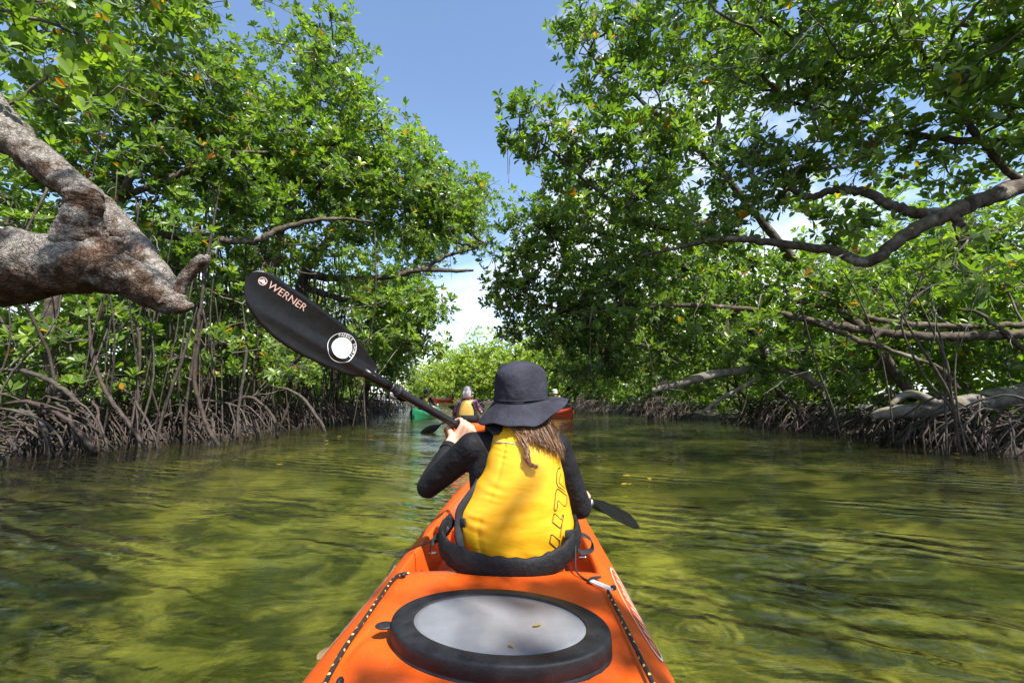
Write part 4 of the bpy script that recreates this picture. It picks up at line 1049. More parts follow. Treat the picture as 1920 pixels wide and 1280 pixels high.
def mangrove(name, label, base, trunks, lobes, dens=17, seed=1, leaf='leaf', size=.150, K=6, kl=7, spread=.36, roots=0, rspan=1.4, aerial=(), bark='bark', young=0., yellow=.012,
             group=None, near=0, r_tip=.0052, up=.7, split=True, rh=1.0, rscale=.72, shade_crown=(), bare=.5, curtain=0):
    """trunks: list of (name, [(x,y,z,r)...]) in world metres; lobes in photo pixels with a distance"""
    rs = np.random.default_rng(seed)
    t = thing(name, label, 'tree', tuple(base), group)
    nodes = []
    for nm, pts in trunks:
        C = cr(np.array(pts, float), 8); C[:, 3] *= rscale
        if nm == 'prop_root': C[:, 3] *= np.clip(np.linspace(.15, 3.5, len(C)), 0, 1)
        C[1:-1, :3] += rs.normal(0, .010, C[1:-1, :3].shape) * np.minimum(1, C[1:-1, 3:] / .06)
        if bark == 'bark_near': near_limb(nm, pts, t)
        else: part(nm, tube(C[:, :3], C[:, 3], 14 if C[:, 3].max() > .05 else 9, True, rough=.16, freq=9), M['root' if nm == 'prop_root' else bark], t)
        nodes.append(C[::3, :3] if nm != 'trunk' else C[len(C) // 3::3, :3])
    nodes = np.vstack(nodes)
    S, O = lobe_points(lobes, dens * .92, rs, shade_crown)
    # bare twigs inside and under the leaves
    nb_ = int(len(S) * bare); pick = rs.integers(0, len(S), nb_); S2 = S[pick] + rs.normal(0, .45, (nb_, 3)) - [0, 0, .45]; S2 = S2[S2[:, 2] > .6]
    A, par, cnt, order = network(nodes, np.vstack([S, S2]))
    n0 = len(nodes); kids = {}
    for g in order: kids.setdefault(par[g], []).append(g)
    tw = Acc(); done = 0
    starts = [(p, g) for p in kids if p < n0 for g in kids[p]]
    big = []
    while starts:
        p, g = starts.pop(); ch = [p, g]
        while kids.get(ch[-1]):
            k = sorted(kids[ch[-1]], key=lambda q: -cnt[q]); starts += [(ch[-1], q) for q in k[1:]]; ch.append(k[0])
        P = A[ch]; r = r_tip * np.sqrt(np.maximum(1, cnt[ch])); r[0] = min(r[0], r[1] * 1.2)
        seg = np.linalg.norm(P[1] - P[0])
        if len(P) == 2: P = np.array([P[0], P[0] * .5 + P[1] * .5 + rs.normal(0, .06, 3) * seg, P[1]]); r = np.array([r[0], r[1], r[1] * .8])
        C = cr(np.hstack([P, r[:, None]]), 3 if r.max() > .012 else 2); C[1:, :3] += rs.normal(0, .012, C[1:, :3].shape)
        if r.max() > .021 and split: big.append((r.max() * len(C), C))
        else: tw.add(*tube(C[:, :3], C[:, 3], 4 if r.max() < .012 else 5, False))
    big.sort(key=lambda q: -q[0])
    for i, (_, C) in enumerate(big):
        if i < 40: part('branch', tube(C[:, :3], C[:, 3], 8, True, rough=.14, freq=9), M[bark], t)
        else: tw.add(*tube(C[:, :3], C[:, 3], 6, False))
    B, D, N, L, W, T, (sa, sb) = leaf_cloud(S, O, rs, K, kl, size, spread, up, young, yellow)
    sticks(tw, sa, sb, r_tip * .8, r_tip * .55)
    o = part('twigs', tw, M['twig'], t); o['kind'] = 'stuff'
    if near:
        v = B - CAM; dep = v @ _f; px = 960 + F * (v @ _r) / dep; py = 640 - F * (v @ _u) / dep
        sc = np.where((dep > .5) & (px > -10) & (px < 1930) & (py > -10) & (py < 1290), L / np.maximum(dep, .1), 0)
        idx = np.argsort(-sc)[:near]; idx = idx[sc[idx] > 0]
        leaf_objects(t, B[idx], D[idx], N[idx], L[idx], T[idx], None)
        keep = np.ones(len(B), bool); keep[idx] = False; B, D, N, L, W, T = (q[keep] for q in (B, D, N, L, W, T))
    ac = Acc(); leaf_geo(ac, B, D, N, L, W, T)
    o = part('crown', ac, M[leaf], t, False); o['kind'] = 'stuff'
    b = np.asarray(base)
    for i in range(int(roots * 2.3)):
        ang = rs.uniform(0, 6.28); x = b[0] + rs.uniform(-.9, .5) * .8; y = b[1] + rs.uniform(-rspan, rspan)
        side = 1 if b[0] < 0 else -1
        rz = rs.normal(0, .9) + (0 if side > 0 else math.pi); s = rs.uniform(.55, 1.1)
        x = b[0] + side * rs.uniform(-.7, .75)
        place_root(t, int(rs.integers(0, 16)), (x, y, rs.uniform(-.12, .04)), rz, (s * rs.uniform(.6, 1.1), s * rs.uniform(.7, 1.3), s * rs.uniform(.4, .85) * rh), 'prop_root')
    if curtain:        # a curtain of thin roots let down from the boughs
        for _ in range(curtain):
            y = b[1] + rs.uniform(-rspan, rspan) * 1.2; x = float(bank_l(y)) + rs.uniform(-1.0, .35); hh = rs.uniform(1.6, 5.0)
            place_root(t, 16 + int(rs.integers(0, 6)), (x, y, -.3), rs.uniform(0, 6.28), (.55 + rs.uniform(0, .8) + hh * .6, .55 + rs.uniform(0, .8) + hh * .6, hh), 'aerial_root', rs.normal(0, .10))
    for x, y, z in aerial:
        place_root(t, 16 + int(rs.integers(0, 6)), (x + rs.normal(0, .15), y + rs.normal(0, .2), -.3), rs.uniform(0, 6.28), (1.4 + rs.uniform(0, 1.2), 1.4 + rs.uniform(0, 1.2), z * rs.uniform(1.2, 1.9) + .3), 'aerial_root', rs.normal(0, .09))
    return t
def pts(*a):        # (px, py, distance, radius in px) -> world with a radius in metres
    return [(*U(x, y, d), r / F * d) for x, y, d, r in a]
def stem(base, *a): return [(*base[:2], base[2] - .3, base[3])] + pts(*a)

M['stub'] = bark_mat('stub_bark', (.05, .036, .026), (.17, .135, .105), (.26, .24, .21), .6, .02, scale=3)
# --- left bank
LB = lambda y, off=0.: (float(bank_l(y)) - .5 - off, y, .1)
b = LB(9.0)
mangrove('mangrove_tree', 'tall mangrove with feathery sunlit top standing highest against the blue sky', b,
         [('trunk', stem((b[0], b[1], 1.0, .14), (470, 560, 9.2, 13), (520, 470, 9.6, 12), (530, 380, 9.8, 10), (560, 270, 10, 8), (590, 180, 10.2, 5), (610, 110, 10.3, 3))),
          ('limb', pts((528, 400, 9.7, 8), (470, 330, 9.4, 7), (420, 260, 9.2, 5), (380, 190, 9.0, 3))),
          ('limb', pts((540, 350, 9.9, 7), (610, 300, 10.1, 6), (670, 250, 10.3, 4), (710, 230, 10.4, 2)))],
         [(590, 100, 120, 75, 10.3, 1.2, .75), (630, 190, 90, 75, 10.2, 1.1, .8), (500, 170, 75, 60, 9.9, 1.0, .55), (520, 260, 140, 85, 9.6, 1.4), (650, 300, 140, 85, 10.3, 1.3),
          (440, 330, 110, 85, 9.2, 1.3), (570, 360, 120, 70, 9.8, 1.2), (500, 450, 130, 50, 9.6, 1.2, .5), (450, 660, 70, 40, 8.8, .5, .6), (420, 590, 70, 40, 8.9, .5, .7), (620, 470, 100, 50, 10.4, 1.2, .5), (440, 210, 60, 60, 9.4, 1.0, .8)], 21, 101, curtain=42, roots=45, rspan=1.3, young=.18,
         aerial=[(*G(px, py)[:2], z) for px, py, z in ((436, 815, 2.6), (468, 805, 2.2), (505, 800, 3.0), (540, 800, 3.0), (400, 822, 1.8), (418, 818, 2.9), (452, 812, 3.2), (484, 806, 2.5), (520, 803, 2.1), (555, 800, 2.8), (532, 806, 3.4), (495, 810, 2.2))])
b = LB(12.4)
mangrove('mangrove_tree', 'spreading mangrove with bright leaves and a bare low limb reaching over the channel', b,
         [('trunk', stem((b[0], b[1], 1.0, .15), (560, 610, 12.2, 14), (570, 520, 12, 14), (600, 470, 12, 11), (650, 420, 12.2, 9), (720, 370, 12.6, 6), (790, 320, 13, 4))),
          ('limb', pts((572, 515, 12, 11), (640, 522, 12, 10), (720, 520, 12, 8), (790, 505, 12.1, 7), (850, 508, 12.2, 5), (888, 507, 12.2, 3))),
          ('limb', pts((790, 505, 12.1, 6), (840, 480, 12.4, 5), (900, 462, 12.8, 3), (930, 445, 13, 2))),
          ('limb', pts((575, 540, 12, 9), (640, 560, 11.8, 8), (700, 570, 11.6, 6), (760, 590, 11.5, 4)))],
         [(740, 330, 130, 75, 12.6, 1.5), (840, 375, 62, 60, 13.2, 1.2), (660, 400, 120, 60, 12.2, 1.3, .8), (790, 420, 100, 55, 12.8, 1.3, .9), (888, 385, 45, 45, 13.6, 1.0, .8),
          (880, 430, 55, 40, 13.2, 1.0, .6), (755, 580, 75, 55, 11.5, 1.0), (700, 620, 80, 60, 11.3, 1.1), (790, 625, 45, 45, 11.6, .9)], 21, 102, curtain=42, roots=50, rspan=1.8, young=.14,
         aerial=[(*G(px, py)[:2], z) for px, py, z in ((590, 800, 3.0), (575, 802, 3.4), (603, 797, 2.4), (625, 800, 3.4), (636, 792, 2.8), (660, 795, 3.1), (690, 788, 2.5), (715, 783, 2.2), (612, 795, 3.2), (648, 790, 2.6), (676, 808, 2.4), (680, 806, 2.0), (700, 782, 1.8))])
b = LB(17.5)
mangrove('mangrove_tree', 'mangrove along the shaded bank whose crown droops beside the distant gap of sky', b,
         [('trunk', stem((b[0], b[1], .9, .14), (720, 640, 17, 9), (740, 560, 17, 8), (790, 480, 17, 7), (850, 420, 17.4, 5), (900, 380, 17.8, 3)))],
         [(880, 365, 50, 45, 17.8, 1.4, .9), (820, 420, 80, 50, 17.2, 1.5, .9), (760, 480, 70, 55, 16.6, 1.4), (720, 560, 90, 70, 16.2, 1.5), (735, 650, 50, 50, 15.8, 1.2), (690, 680, 70, 45, 15.5, 1.2)], 17, 103, curtain=30, roots=45, rspan=3, young=.1)
b = LB(6.9)
mangrove('mangrove_tree', 'leaning mangrove behind the scaly trunk with sky glinting through its thin crown', b,
         [('trunk', stem((b[0], b[1], 1.0, .13), (90, 600, 6.9, 16), (140, 480, 7, 14), (210, 400, 7.1, 12), (260, 300, 7.2, 9), (300, 200, 7.3, 6), (330, 110, 7.3, 4))),
          ('limb', pts((180, 440, 7.1, 10), (290, 440, 7.6, 10), (400, 450, 8.2, 10), (480, 450, 8.4, 9), (540, 425, 8.6, 7), (620, 410, 8.8, 5), (700, 416, 9, 3))),
          ('limb', pts((225, 370, 7.1, 9), (330, 330, 7.5, 8), (420, 290, 7.8, 5), (500, 285, 8, 3))),
          ('limb', pts((110, 560, 7.0, 9), (30, 470, 6.8, 7), (-60, 380, 6.6, 5))),
          *[('prop_root', pts(*[(x, y, d, r) for x, y in q])) for q, d, r in (
            (((165, 560), (172, 660), (200, 735), (245, 800), (280, 850)), 6.7, 5), (((370, 575), (340, 680), (310, 760), (290, 850)), 6.9, 4), (((420, 290), (400, 420), (385, 510), (370, 620), (350, 760), (345, 840)), 7.4, 4),
            (((455, 570), (462, 660), (448, 760), (445, 825)), 8.2, 3.5), (((380, 600), (365, 700), (385, 790), (412, 838)), 7.2, 5), (((-20, 690), (60, 700), (120, 730), (150, 760)), 6.4, 6), (((-20, 760), (60, 755), (130, 790), (180, 850)), 6.2, 6),
            (((0, 790), (40, 770), (80, 800), (95, 860)), 6.0, 6), (((240, 560), (262, 640), (255, 740), (240, 840)), 7.0, 3.5), (((500, 720), (560, 740), (600, 790), (610, 812)), 9.6, 4), (((420, 760), (470, 745), (510, 780), (520, 820)), 8.4, 4))]],
         [(300, 130, 140, 90, 7.3, 1.2), (180, 220, 140, 90, 7.0, 1.1), (370, 260, 110, 80, 7.7, 1.2), (280, 340, 120, 70, 7.4, 1.0, .9), (420, 370, 100, 50, 8.2, 1.0, .8),
          (60, 330, 120, 80, 6.8, 1.0, .9), (100, 60, 150, 80, 7, 1.2), (390, 60, 45, 60, 7.6, .9), (40, 470, 90, 60, 6.7, .9, .8), (330, 450, 120, 50, 7.8, 1.0, .6), (420, 520, 90, 50, 8.4, .9, .6), (90, 640, 110, 40, 7.0, .5, .7), (250, 620, 110, 40, 7.3, .5, .6), (170, 690, 110, 28, 6.9, .4, .6), (350, 660, 80, 40, 7.6, .5, .6)], 21, 104, curtain=26, roots=48, rspan=1.3, young=.02, yellow=.02,
         aerial=[(*G(px, py)[:2], z) for px, py, z in ((215, 838, 2.0), (190, 843, 2.4), (232, 840, 2.6), (272, 836, 1.9), (308, 833, 2.5), (345, 830, 2.7), (378, 826, 2.3), (250, 836, 2.4), (290, 832, 1.6), (330, 828, 2.2), (360, 826, 2.0), (160, 842, 1.7))])
b = LB(4.2)
mangrove('mangrove_tree', 'stout scaly mangrove trunk with a sawn stub leaning out over the water', (b[0], b[1], .1),
         [('trunk', [(b[0], b[1] - .8, -.3, .34), (-5.6, 3.0, .55, .32)] + pts((-420, 520, 2.7, 100), (-200, 512, 2.62, 96), (-60, 506, 2.6, 90), (40, 500, 2.6, 80), (110, 495, 2.6, 66), (180, 497, 2.6, 56), (240, 520, 2.62, 46), (290, 548, 2.64, 38), (325, 566, 2.66, 27), (345, 574, 2.67, 17), (362, 572, 2.68, 6))),
          ('limb', pts((-330, -60, 3.05, 55), (-150, 60, 3.05, 52), (-40, 190, 3.05, 46), (20, 258, 3.03, 40), (80, 308, 3.0, 36), (150, 358, 2.96, 33), (215, 420, 2.9, 31), (268, 478, 2.82, 30), (302, 528, 2.74, 30), (322, 562, 2.68, 26))),
          ('sawn_stub', pts((150, 520, 2.62, 40), (150, 475, 2.60, 42), (151, 445, 2.57, 39), (152, 418, 2.54, 34), (153, 390, 2.52, 31), (154, 370, 2.51, 31), (154, 364, 2.51, 30.5), (154, 362, 2.51, 28))),
          ('knob', pts((205, 500, 2.56, 26), (212, 470, 2.55, 20), (216, 456, 2.54, 16), (221, 448, 2.53, 8))),
          ('broken_twig', pts((322, 560, 2.66, 18), (345, 525, 2.66, 14), (365, 500, 2.66, 13), (384, 484, 2.66, 12), (386, 481, 2.66, 5))),
          ('limb', pts((-150, 60, 2.95, 30), (-40, -40, 3.2, 22), (80, -60, 3.5, 15), (220, -40, 3.8, 10), (330, -10, 4.0, 5)))],
         [(70, 60, 130, 70, 3.4, .45, .8), (230, 20, 120, 55, 3.8, .5, .8), (360, 20, 60, 50, 4.2, .4, .8), (60, 170, 110, 60, 3.3, .4, .6), (170, 110, 90, 50, 3.6, .4, .6), (200, -60, 200, 60, 3.6, .6, .7), (30, 130, 120, 60, 3.0, .4, .5)],
         40, 105, size=.115, K=5, kl=7, spread=.22, bark='bark_near', near=280, young=.05, rscale=1.0, yellow=.02, r_tip=.0035)
b = LB(25)
mangrove('mangrove_tree', 'small mangrove on the shaded bank just beyond the green kayak', b,
         [('trunk', stem((b[0], b[1], .8, .12), (745, 660, 25, 5), (770, 600, 25, 4), (800, 560, 25, 2)))],
         [(745, 660, 45, 45, 24, 2), (715, 600, 60, 60, 25, 2), (765, 705, 25, 22, 23, 1.5), (730, 690, 50, 35, 23, 1.5)], 9, 106, size=.15, roots=36, rspan=4, young=.2)

# --- right bank
RB = lambda y, off=0.: (float(bank_r(y)) + .5 + off, y, .1)
b = RB(5.2, .5)
mangrove('mangrove_tree', 'big forked mangrove limb arching over the water with broad shaded leaves', b,
         [('trunk', [(b[0], b[1], -.3, .26), (b[0] + .1, b[1], 1.2, .24)] + pts((2250, 220, 5.3, 50), (2080, 285, 5.2, 40), (1920, 345, 5.1, 33), (1840, 375, 5.1, 30), (1775, 402, 5.1, 28), (1700, 440, 5.15, 24), (1625, 490, 5.3, 20), (1560, 470, 5.5, 17), (1450, 455, 5.8, 14), (1360, 448, 6.0, 11), (1300, 458, 6.2, 8), (1200, 480, 6.5, 4))),
          ('limb', pts((1780, 402, 5.1, 24), (1720, 400, 5.2, 20), (1670, 385, 5.3, 18), (1620, 360, 5.4, 17), (1560, 358, 5.5, 14), (1520, 370, 5.6, 12), (1475, 352, 5.7, 9), (1400, 330, 5.9, 4))),
          ('limb', pts((2080, 285, 5.2, 26), (1980, 240, 5.0, 20), (1890, 265, 5.0, 16), (1790, 262, 5.1, 13), (1680, 245, 5.3, 11), (1560, 215, 5.6, 8), (1480, 190, 5.8, 5))),
          ('limb', pts((2250, 220, 5.3, 30), (2050, 80, 5.2, 20), (1900, 60, 5.2, 14), (1760, 40, 5.3, 9), (1600, 40, 5.4, 5))),
          ('limb', pts((1920, 345, 5.1, 14), (1870, 300, 5.0, 12), (1800, 210, 4.9, 11), (1740, 120, 4.9, 9), (1700, 30, 4.9, 6), (1690, -60, 4.9, 4))),
          ('limb', [(7.6, 5.0, 3.0, .09), (6.6, 2.4, 4.6, .07), (4.9, .9, 5.4, .05), (3.9, -1.7, 5.8, .035), (2.2, -3.0, 6.2, .025), (.4, -2.4, 6.3, .015), (-1.2, -1.6, 6.4, .01)]),  # out-of-view limb bearing the added shade crown
          ('termite_knot', pts((1790, 405, 5.05, 12), (1802, 430, 5.04, 19), (1808, 455, 5.04, 15), (1812, 480, 5.05, 4)))],
         [(1820, 110, 160, 90, 4.7, .8, .8), (1620, 110, 150, 80, 5.2, .9, .8), (1860, 250, 110, 60, 4.8, .6, .6), (1700, 270, 150, 70, 5.2, .7, .7), (1540, 260, 120, 70, 5.6, .8, .8), (1450, 130, 120, 90, 5.8, .9, .8),
          (1420, 330, 120, 60, 6.0, .8, .8), (1330, 420, 120, 50, 6.3, .8, .7), (1560, 410, 110, 40, 5.6, .6, .5), (1870, 440, 80, 40, 4.6, .5, .4), (1850, 500, 60, 40, 4.4, .4, .5), (1750, 20, 250, 60, 4.6, 1.0, .8), (1900, 20, 120, 90, 4.2, .8, .7), (1500, -60, 300, 90, 5.2, 1.0, .8)],
         33, 201, size=.128, K=6, kl=7, spread=.28, near=280, roots=30, rspan=1.2, young=.0, r_tip=.0046, rscale=.52,
         shade_crown=[(5.4, .9, 5.4, 1.4, 1.6, .8, .14), (2.1, -2.6, 6.0, 1.6, 1.4, .7, .24), (2.0, -5.2, 6.0, 2.6, 1.6, .8, .16), (.1, -1.8, 6.3, 1.0, 1.0, .6, .30), (-1.5, -3.0, 6.4, 1.2, 1.2, .6, .30), (-.6, -4.0, 6.4, 1.4, 1.2, .6, .25), (-1.1, -.5, 6.5, 1.5, 1.1, .5, .36)])  # unseen boughs overhead, added to dapple boat and water with shade
b = RB(8.3)
mangrove('mangrove_tree', 'mangrove stretching a leafy bough far out against the blue sky', b,
         [('trunk', stem((b[0], b[1], 1.0, .2), (1600, 600, 8.2, 20), (1500, 500, 8.1, 17), (1400, 380, 8, 14), (1330, 300, 8, 12), (1260, 240, 8, 10), (1190, 180, 8, 7), (1130, 130, 8.1, 4), (1080, 70, 8.2, 2))),
          ('limb', pts((1400, 385, 8, 11), (1270, 430, 7.9, 9), (1180, 400, 7.8, 8), (1100, 340, 7.7, 6), (1030, 280, 7.6, 4), (970, 240, 7.6, 2))),
          ('limb', pts((1330, 300, 8, 9), (1350, 200, 8.1, 8), (1330, 100, 8.2, 6), (1290, 10, 8.3, 4)))],
         [(1090, 50, 75, 60, 8.2, .9, .8), (1130, 120, 70, 50, 8.1, .8, .75), (1220, 60, 110, 75, 8.2, 1.1, .8), (1330, 150, 120, 90, 8.1, 1.2, .85), (1200, 210, 100, 55, 8, .9, .75), (980, 230, 58, 42, 7.6, .6, 1.0), (1060, 250, 70, 40, 7.6, .7, .8),
          (1130, 300, 110, 60, 7.7, .9, .9), (1260, 300, 130, 70, 8, 1.0, .9), (1020, 310, 60, 40, 7.7, .6, .7), (1180, 390, 130, 55, 7.9, .9, .9), (1380, 30, 120, 60, 8.2, 1.0, .8)],
         22, 202, roots=45, rspan=1.5, young=.0, rscale=.5)
b = RB(11.6)
mangrove('mangrove_tree', 'dense dark mangrove beside the pale sky gap, its boughs hanging low to the roots', b,
         [('trunk', stem((b[0], b[1], 1.0, .2), (1420, 640, 11.4, 15), (1370, 560, 11.2, 14), (1280, 500, 11, 11), (1180, 450, 10.8, 9), (1090, 430, 10.6, 6), (1010, 430, 10.6, 3))),
          ('limb', pts((1390, 590, 11.3, 11), (1290, 575, 11, 10), (1180, 570, 10.8, 9), (1090, 580, 10.6, 7), (1030, 575, 10.6, 4), (980, 560, 10.6, 2)))],
         [(1010, 420, 75, 60, 10.6, 1.1), (960, 500, 55, 50, 10.7, .9), (1090, 400, 100, 60, 10.7, 1.1), (1080, 500, 120, 60, 10.6, 1.2), (960, 560, 50, 45, 10.8, .9), (1210, 480, 130, 65, 11, 1.2), (1030, 610, 90, 55, 10.8, 1.1), (1160, 600, 130, 60, 11, 1.2),
          (1120, 680, 100, 45, 11.4, 1.0, .8), (1290, 600, 100, 50, 11.2, 1.0, .7), (1350, 500, 100, 60, 11.4, 1.1)], 20, 203, roots=50, rspan=1.8, young=.0, rscale=.55)
b = RB(7.2)
mangrove('mangrove_tree', 'mossy mangrove with long horizontal boughs stretched low along the bank', b,
         [('trunk', [(b[0] + 1.5, b[1], -.3, .2), (b[0] + 1.4, b[1], 1.0, .2)] + pts((2100, 640, 7.2, 28), (1920, 628, 7.2, 21), (1800, 632, 7.3, 19), (1700, 628, 7.4, 17), (1620, 618, 7.6, 17), (1540, 605, 7.8, 16), (1460, 588, 8, 13), (1380, 578, 8.3, 11), (1280, 572, 8.6, 9), (1180, 580, 9, 5), (1100, 585, 9.3, 3))),
          ('limb', pts((1920, 608, 7.3, 13), (1800, 612, 7.4, 12), (1690, 606, 7.5, 12), (1610, 592, 7.7, 11), (1540, 575, 7.9, 8), (1470, 560, 8.1, 5))),
          ('limb', pts((1700, 606, 7.5, 10), (1660, 615, 7.5, 11), (1625, 640, 7.5, 12), (1580, 625, 7.6, 10), (1520, 600, 7.8, 8))),
          ('limb', pts((1625, 640, 7.5, 10), (1680, 660, 7.4, 9), (1760, 690, 7.3, 8), (1800, 730, 7.2, 9))),
          ('limb', pts((1920, 655, 7.1, 12), (1840, 590, 7.2, 7), (1800, 580, 7.3, 4))),
          *[('prop_root', pts(*[(x, y, d, r) for x, y in q])) for q, d, r in (
            (((1690, 490), (1740, 600), (1775, 680), (1790, 770), (1830, 850), (1838, 875)), 6.2, 4.5), (((1735, 560), (1765, 640), (1772, 740), (1775, 845), (1770, 875)), 6.25, 4.5), (((1640, 500), (1720, 640), (1780, 740), (1800, 845), (1802, 870)), 6.2, 5),
            (((1800, 610), (1790, 700), (1796, 770), (1812, 846), (1815, 870)), 6.15, 4), (((1820, 520), (1740, 540), (1690, 600), (1730, 700), (1785, 770), (1792, 840)), 6.3, 4), (((1555, 475), (1600, 540), (1650, 660), (1672, 780), (1675, 830)), 7, 3),
            (((1500, 560), (1530, 680), (1560, 760), (1575, 815)), 7.6, 3.5), (((1250, 560), (1330, 640), (1420, 700), (1490, 770), (1480, 812)), 9.5, 3.5), (((1440, 700), (1470, 740), (1540, 790), (1560, 815)), 9.2, 3), (((1390, 650), (1400, 740), (1380, 800)), 10, 2.5))]],
         [(1350, 620, 110, 40, 8.5, .8, .6), (1480, 650, 90, 45, 8.2, .7, .6), (1200, 640, 100, 40, 9.1, .8, .8), (1500, 530, 120, 40, 8.1, .8, .8), (1250, 540, 120, 40, 8.9, .8, .9), (1420, 560, 110, 45, 8.6, .8, .8), (1300, 680, 110, 35, 9.6, .7, .8), (1440, 700, 90, 28, 9.2, .6, .7), (1600, 560, 90, 40, 7.9, .7, .6), (1580, 680, 90, 35, 8.4, .6, .6), (1720, 660, 110, 40, 7.9, .6, .7), (1850, 690, 90, 30, 7.7, .5, .6), (1700, 520, 130, 40, 8.2, .7, .8), (1850, 540, 100, 45, 7.9, .7, .7)],
         19, 204, roots=40, rspan=1.4, young=.05, rscale=.45)
b = RB(17)
mangrove('mangrove_tree', 'mangrove draping over the roots behind the orange-red kayak', b,
         [('trunk', stem((b[0], b[1], 1.0, .17), (1250, 640, 16.8, 9), (1200, 570, 16.6, 8), (1120, 530, 16.4, 6), (1060, 520, 16.4, 3)))],
         [(1090, 560, 90, 60, 16.4, 1.5), (1050, 640, 60, 50, 16.6, 1.4), (1160, 640, 110, 60, 16.4, 1.5), (1200, 560, 120, 70, 16.6, 1.5), (1090, 700, 60, 30, 17, 1.2, .8), (1210, 700, 70, 30, 16, 1.2, .8)], 14, 205, size=.12, roots=55, rspan=2.8, young=.12)
b = RB(22.5)
mangrove('mangrove_tree', 'mangrove at the bend where the shaded bank meets the sunny trees', b,
         [('trunk', stem((b[0], b[1], 1.0, .15), (1130, 660, 22.5, 6), (1100, 600, 22.5, 5), (1080, 570, 22.5, 3)))],
         [(1090, 620, 55, 60, 22.5, 1.6), (1130, 690, 55, 40, 22.5, 1.5), (1070, 690, 40, 35, 23, 1.4)], 11, 206, size=.14, leaf='leaf', roots=45, rspan=3.5, young=.3)

# --- young mangroves lit by the sun behind the front row, and the far bank
def sapling(label, side, y, off, lobes, seed, dens=12, leaf='leaf', size=.12, young=.25, group=None, h=3.0, **kw):
    x = (float(bank_l(y)) - off) if side < 0 else (float(bank_r(y)) + off); b = (x, y, .15); rs = np.random.default_rng(seed)
    tr = []
    for i in range(4):
        px, py, rx, ry, d = lobes[i % len(lobes)][:5]; c = U(px + rs.uniform(-.5, .5) * rx, py, d); q = np.array(b) + [rs.uniform(-1, 1), rs.uniform(-1, 1), 0]
        q[0] = q[0] * .3 + c[0] * .7; q[1] = q[1] * .3 + c[1] * .7
        tr.append(('trunk' if i == 0 else 'stem', [(*q[:2], -.1, .06), (*(q[:2] * .7 + c[:2] * .3 + rs.normal(0, .15, 2)), c[2] * .5, .05), (*c, .025)]))
    mangrove('mangrove_tree', label, b, tr, lobes, dens, seed, leaf=leaf, size=size, young=young, group=group, split=False, **kw)
sapling('bright young mangrove behind the roots under the scaly leaning trunk', -1, 8.2, 2.2, [(90, 660, 130, 70, 8.4, .9), (260, 640, 120, 70, 8.8, .9), (60, 600, 120, 60, 8.6, .8), (180, 710, 160, 35, 8.0, .6), (80, 720, 100, 30, 7.6, .5), (330, 700, 110, 40, 8.4, .6), (200, 600, 140, 50, 8.6, .8)], 301, bark='bark_pale', roots=10)
sapling('leafy young mangrove in front of the aerial roots, below the raised paddle blade', -1, 9.6, 1.6, [(420, 600, 80, 70, 9.8, .9), (350, 680, 100, 60, 9.6, .8), (480, 690, 70, 50, 10, .8), (560, 670, 70, 60, 10.6, .8), (512, 650, 16, 10, 7.4, .12, 3), (540, 682, 18, 10, 7.4, .12, 3)], 302, dens=11, bark='bark_pale', roots=10)
sapling('young mangrove deep in the thicket behind the tangled aerial roots', -1, 13, 2.5, [(600, 600, 90, 80, 14, 1.2), (500, 520, 110, 80, 13, 1.3), (660, 680, 80, 50, 14, 1.2), (400, 520, 120, 70, 12.5, 1.2)], 303, dens=8)
sapling('sunlit young mangrove with pale stems behind the mossy horizontal boughs', 1, 9.8, 2.2, [(1640, 560, 110, 60, 10.2, .9), (1760, 540, 120, 70, 10, .9), (1700, 660, 130, 60, 10, .9), (1560, 690, 110, 45, 10.4, .8), (1620, 480, 130, 60, 10.4, 1.0), (1780, 450, 130, 60, 10.2, 1.0), (1690, 600, 150, 60, 9.6, .9)], 304, dens=15, young=.4, bark='bark_pale')
sapling('sunlit mangrove shrub showing through between the forked limb and the fallen log', 1, 8.6, 1.6, [(1880, 540, 110, 80, 8.6, .8), (1850, 670, 120, 50, 8.6, .8), (1930, 620, 80, 90, 8.6, .8), (1800, 610, 110, 60, 8.9, .8), (1860, 440, 110, 70, 8.8, .8)], 305, dens=14, young=.4, bark='bark_pale')
sapling('shaded young mangrove growing behind the bank of prop roots opposite the paddle', 1, 12.5, 2.0, [(1420, 680, 120, 50, 12.6, 1.0), (1300, 690, 100, 45, 13, 1.0), (1500, 590, 110, 70, 12.4, 1.1), (1380, 600, 120, 60, 12.6, 1.0), (1600, 640, 110, 60, 12, 1.0)], 306, dens=13, young=.2)
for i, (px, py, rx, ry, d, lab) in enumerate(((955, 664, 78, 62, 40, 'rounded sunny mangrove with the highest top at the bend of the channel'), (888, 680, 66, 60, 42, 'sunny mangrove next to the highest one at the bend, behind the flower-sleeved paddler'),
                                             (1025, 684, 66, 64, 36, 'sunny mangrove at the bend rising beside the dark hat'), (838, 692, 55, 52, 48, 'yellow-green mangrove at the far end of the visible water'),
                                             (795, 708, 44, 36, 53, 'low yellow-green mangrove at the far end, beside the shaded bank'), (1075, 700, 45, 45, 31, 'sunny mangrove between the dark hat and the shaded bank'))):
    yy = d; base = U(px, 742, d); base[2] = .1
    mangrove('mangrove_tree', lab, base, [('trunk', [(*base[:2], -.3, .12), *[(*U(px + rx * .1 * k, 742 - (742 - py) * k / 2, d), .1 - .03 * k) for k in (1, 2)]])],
             [(px, py, rx * .8, ry * .8, d, 2.0), (px - rx * .5, py + ry * .5, rx * .6, ry * .55, d - 1, 1.8), (px + rx * .5, py + ry * .45, rx * .6, ry * .6, d - 1, 1.8)], 5.5, 400 + i, leaf='leaf_far', size=.26, spread=.7, K=6, kl=6, young=.25, yellow=.002, roots=0, r_tip=.008, split=False)

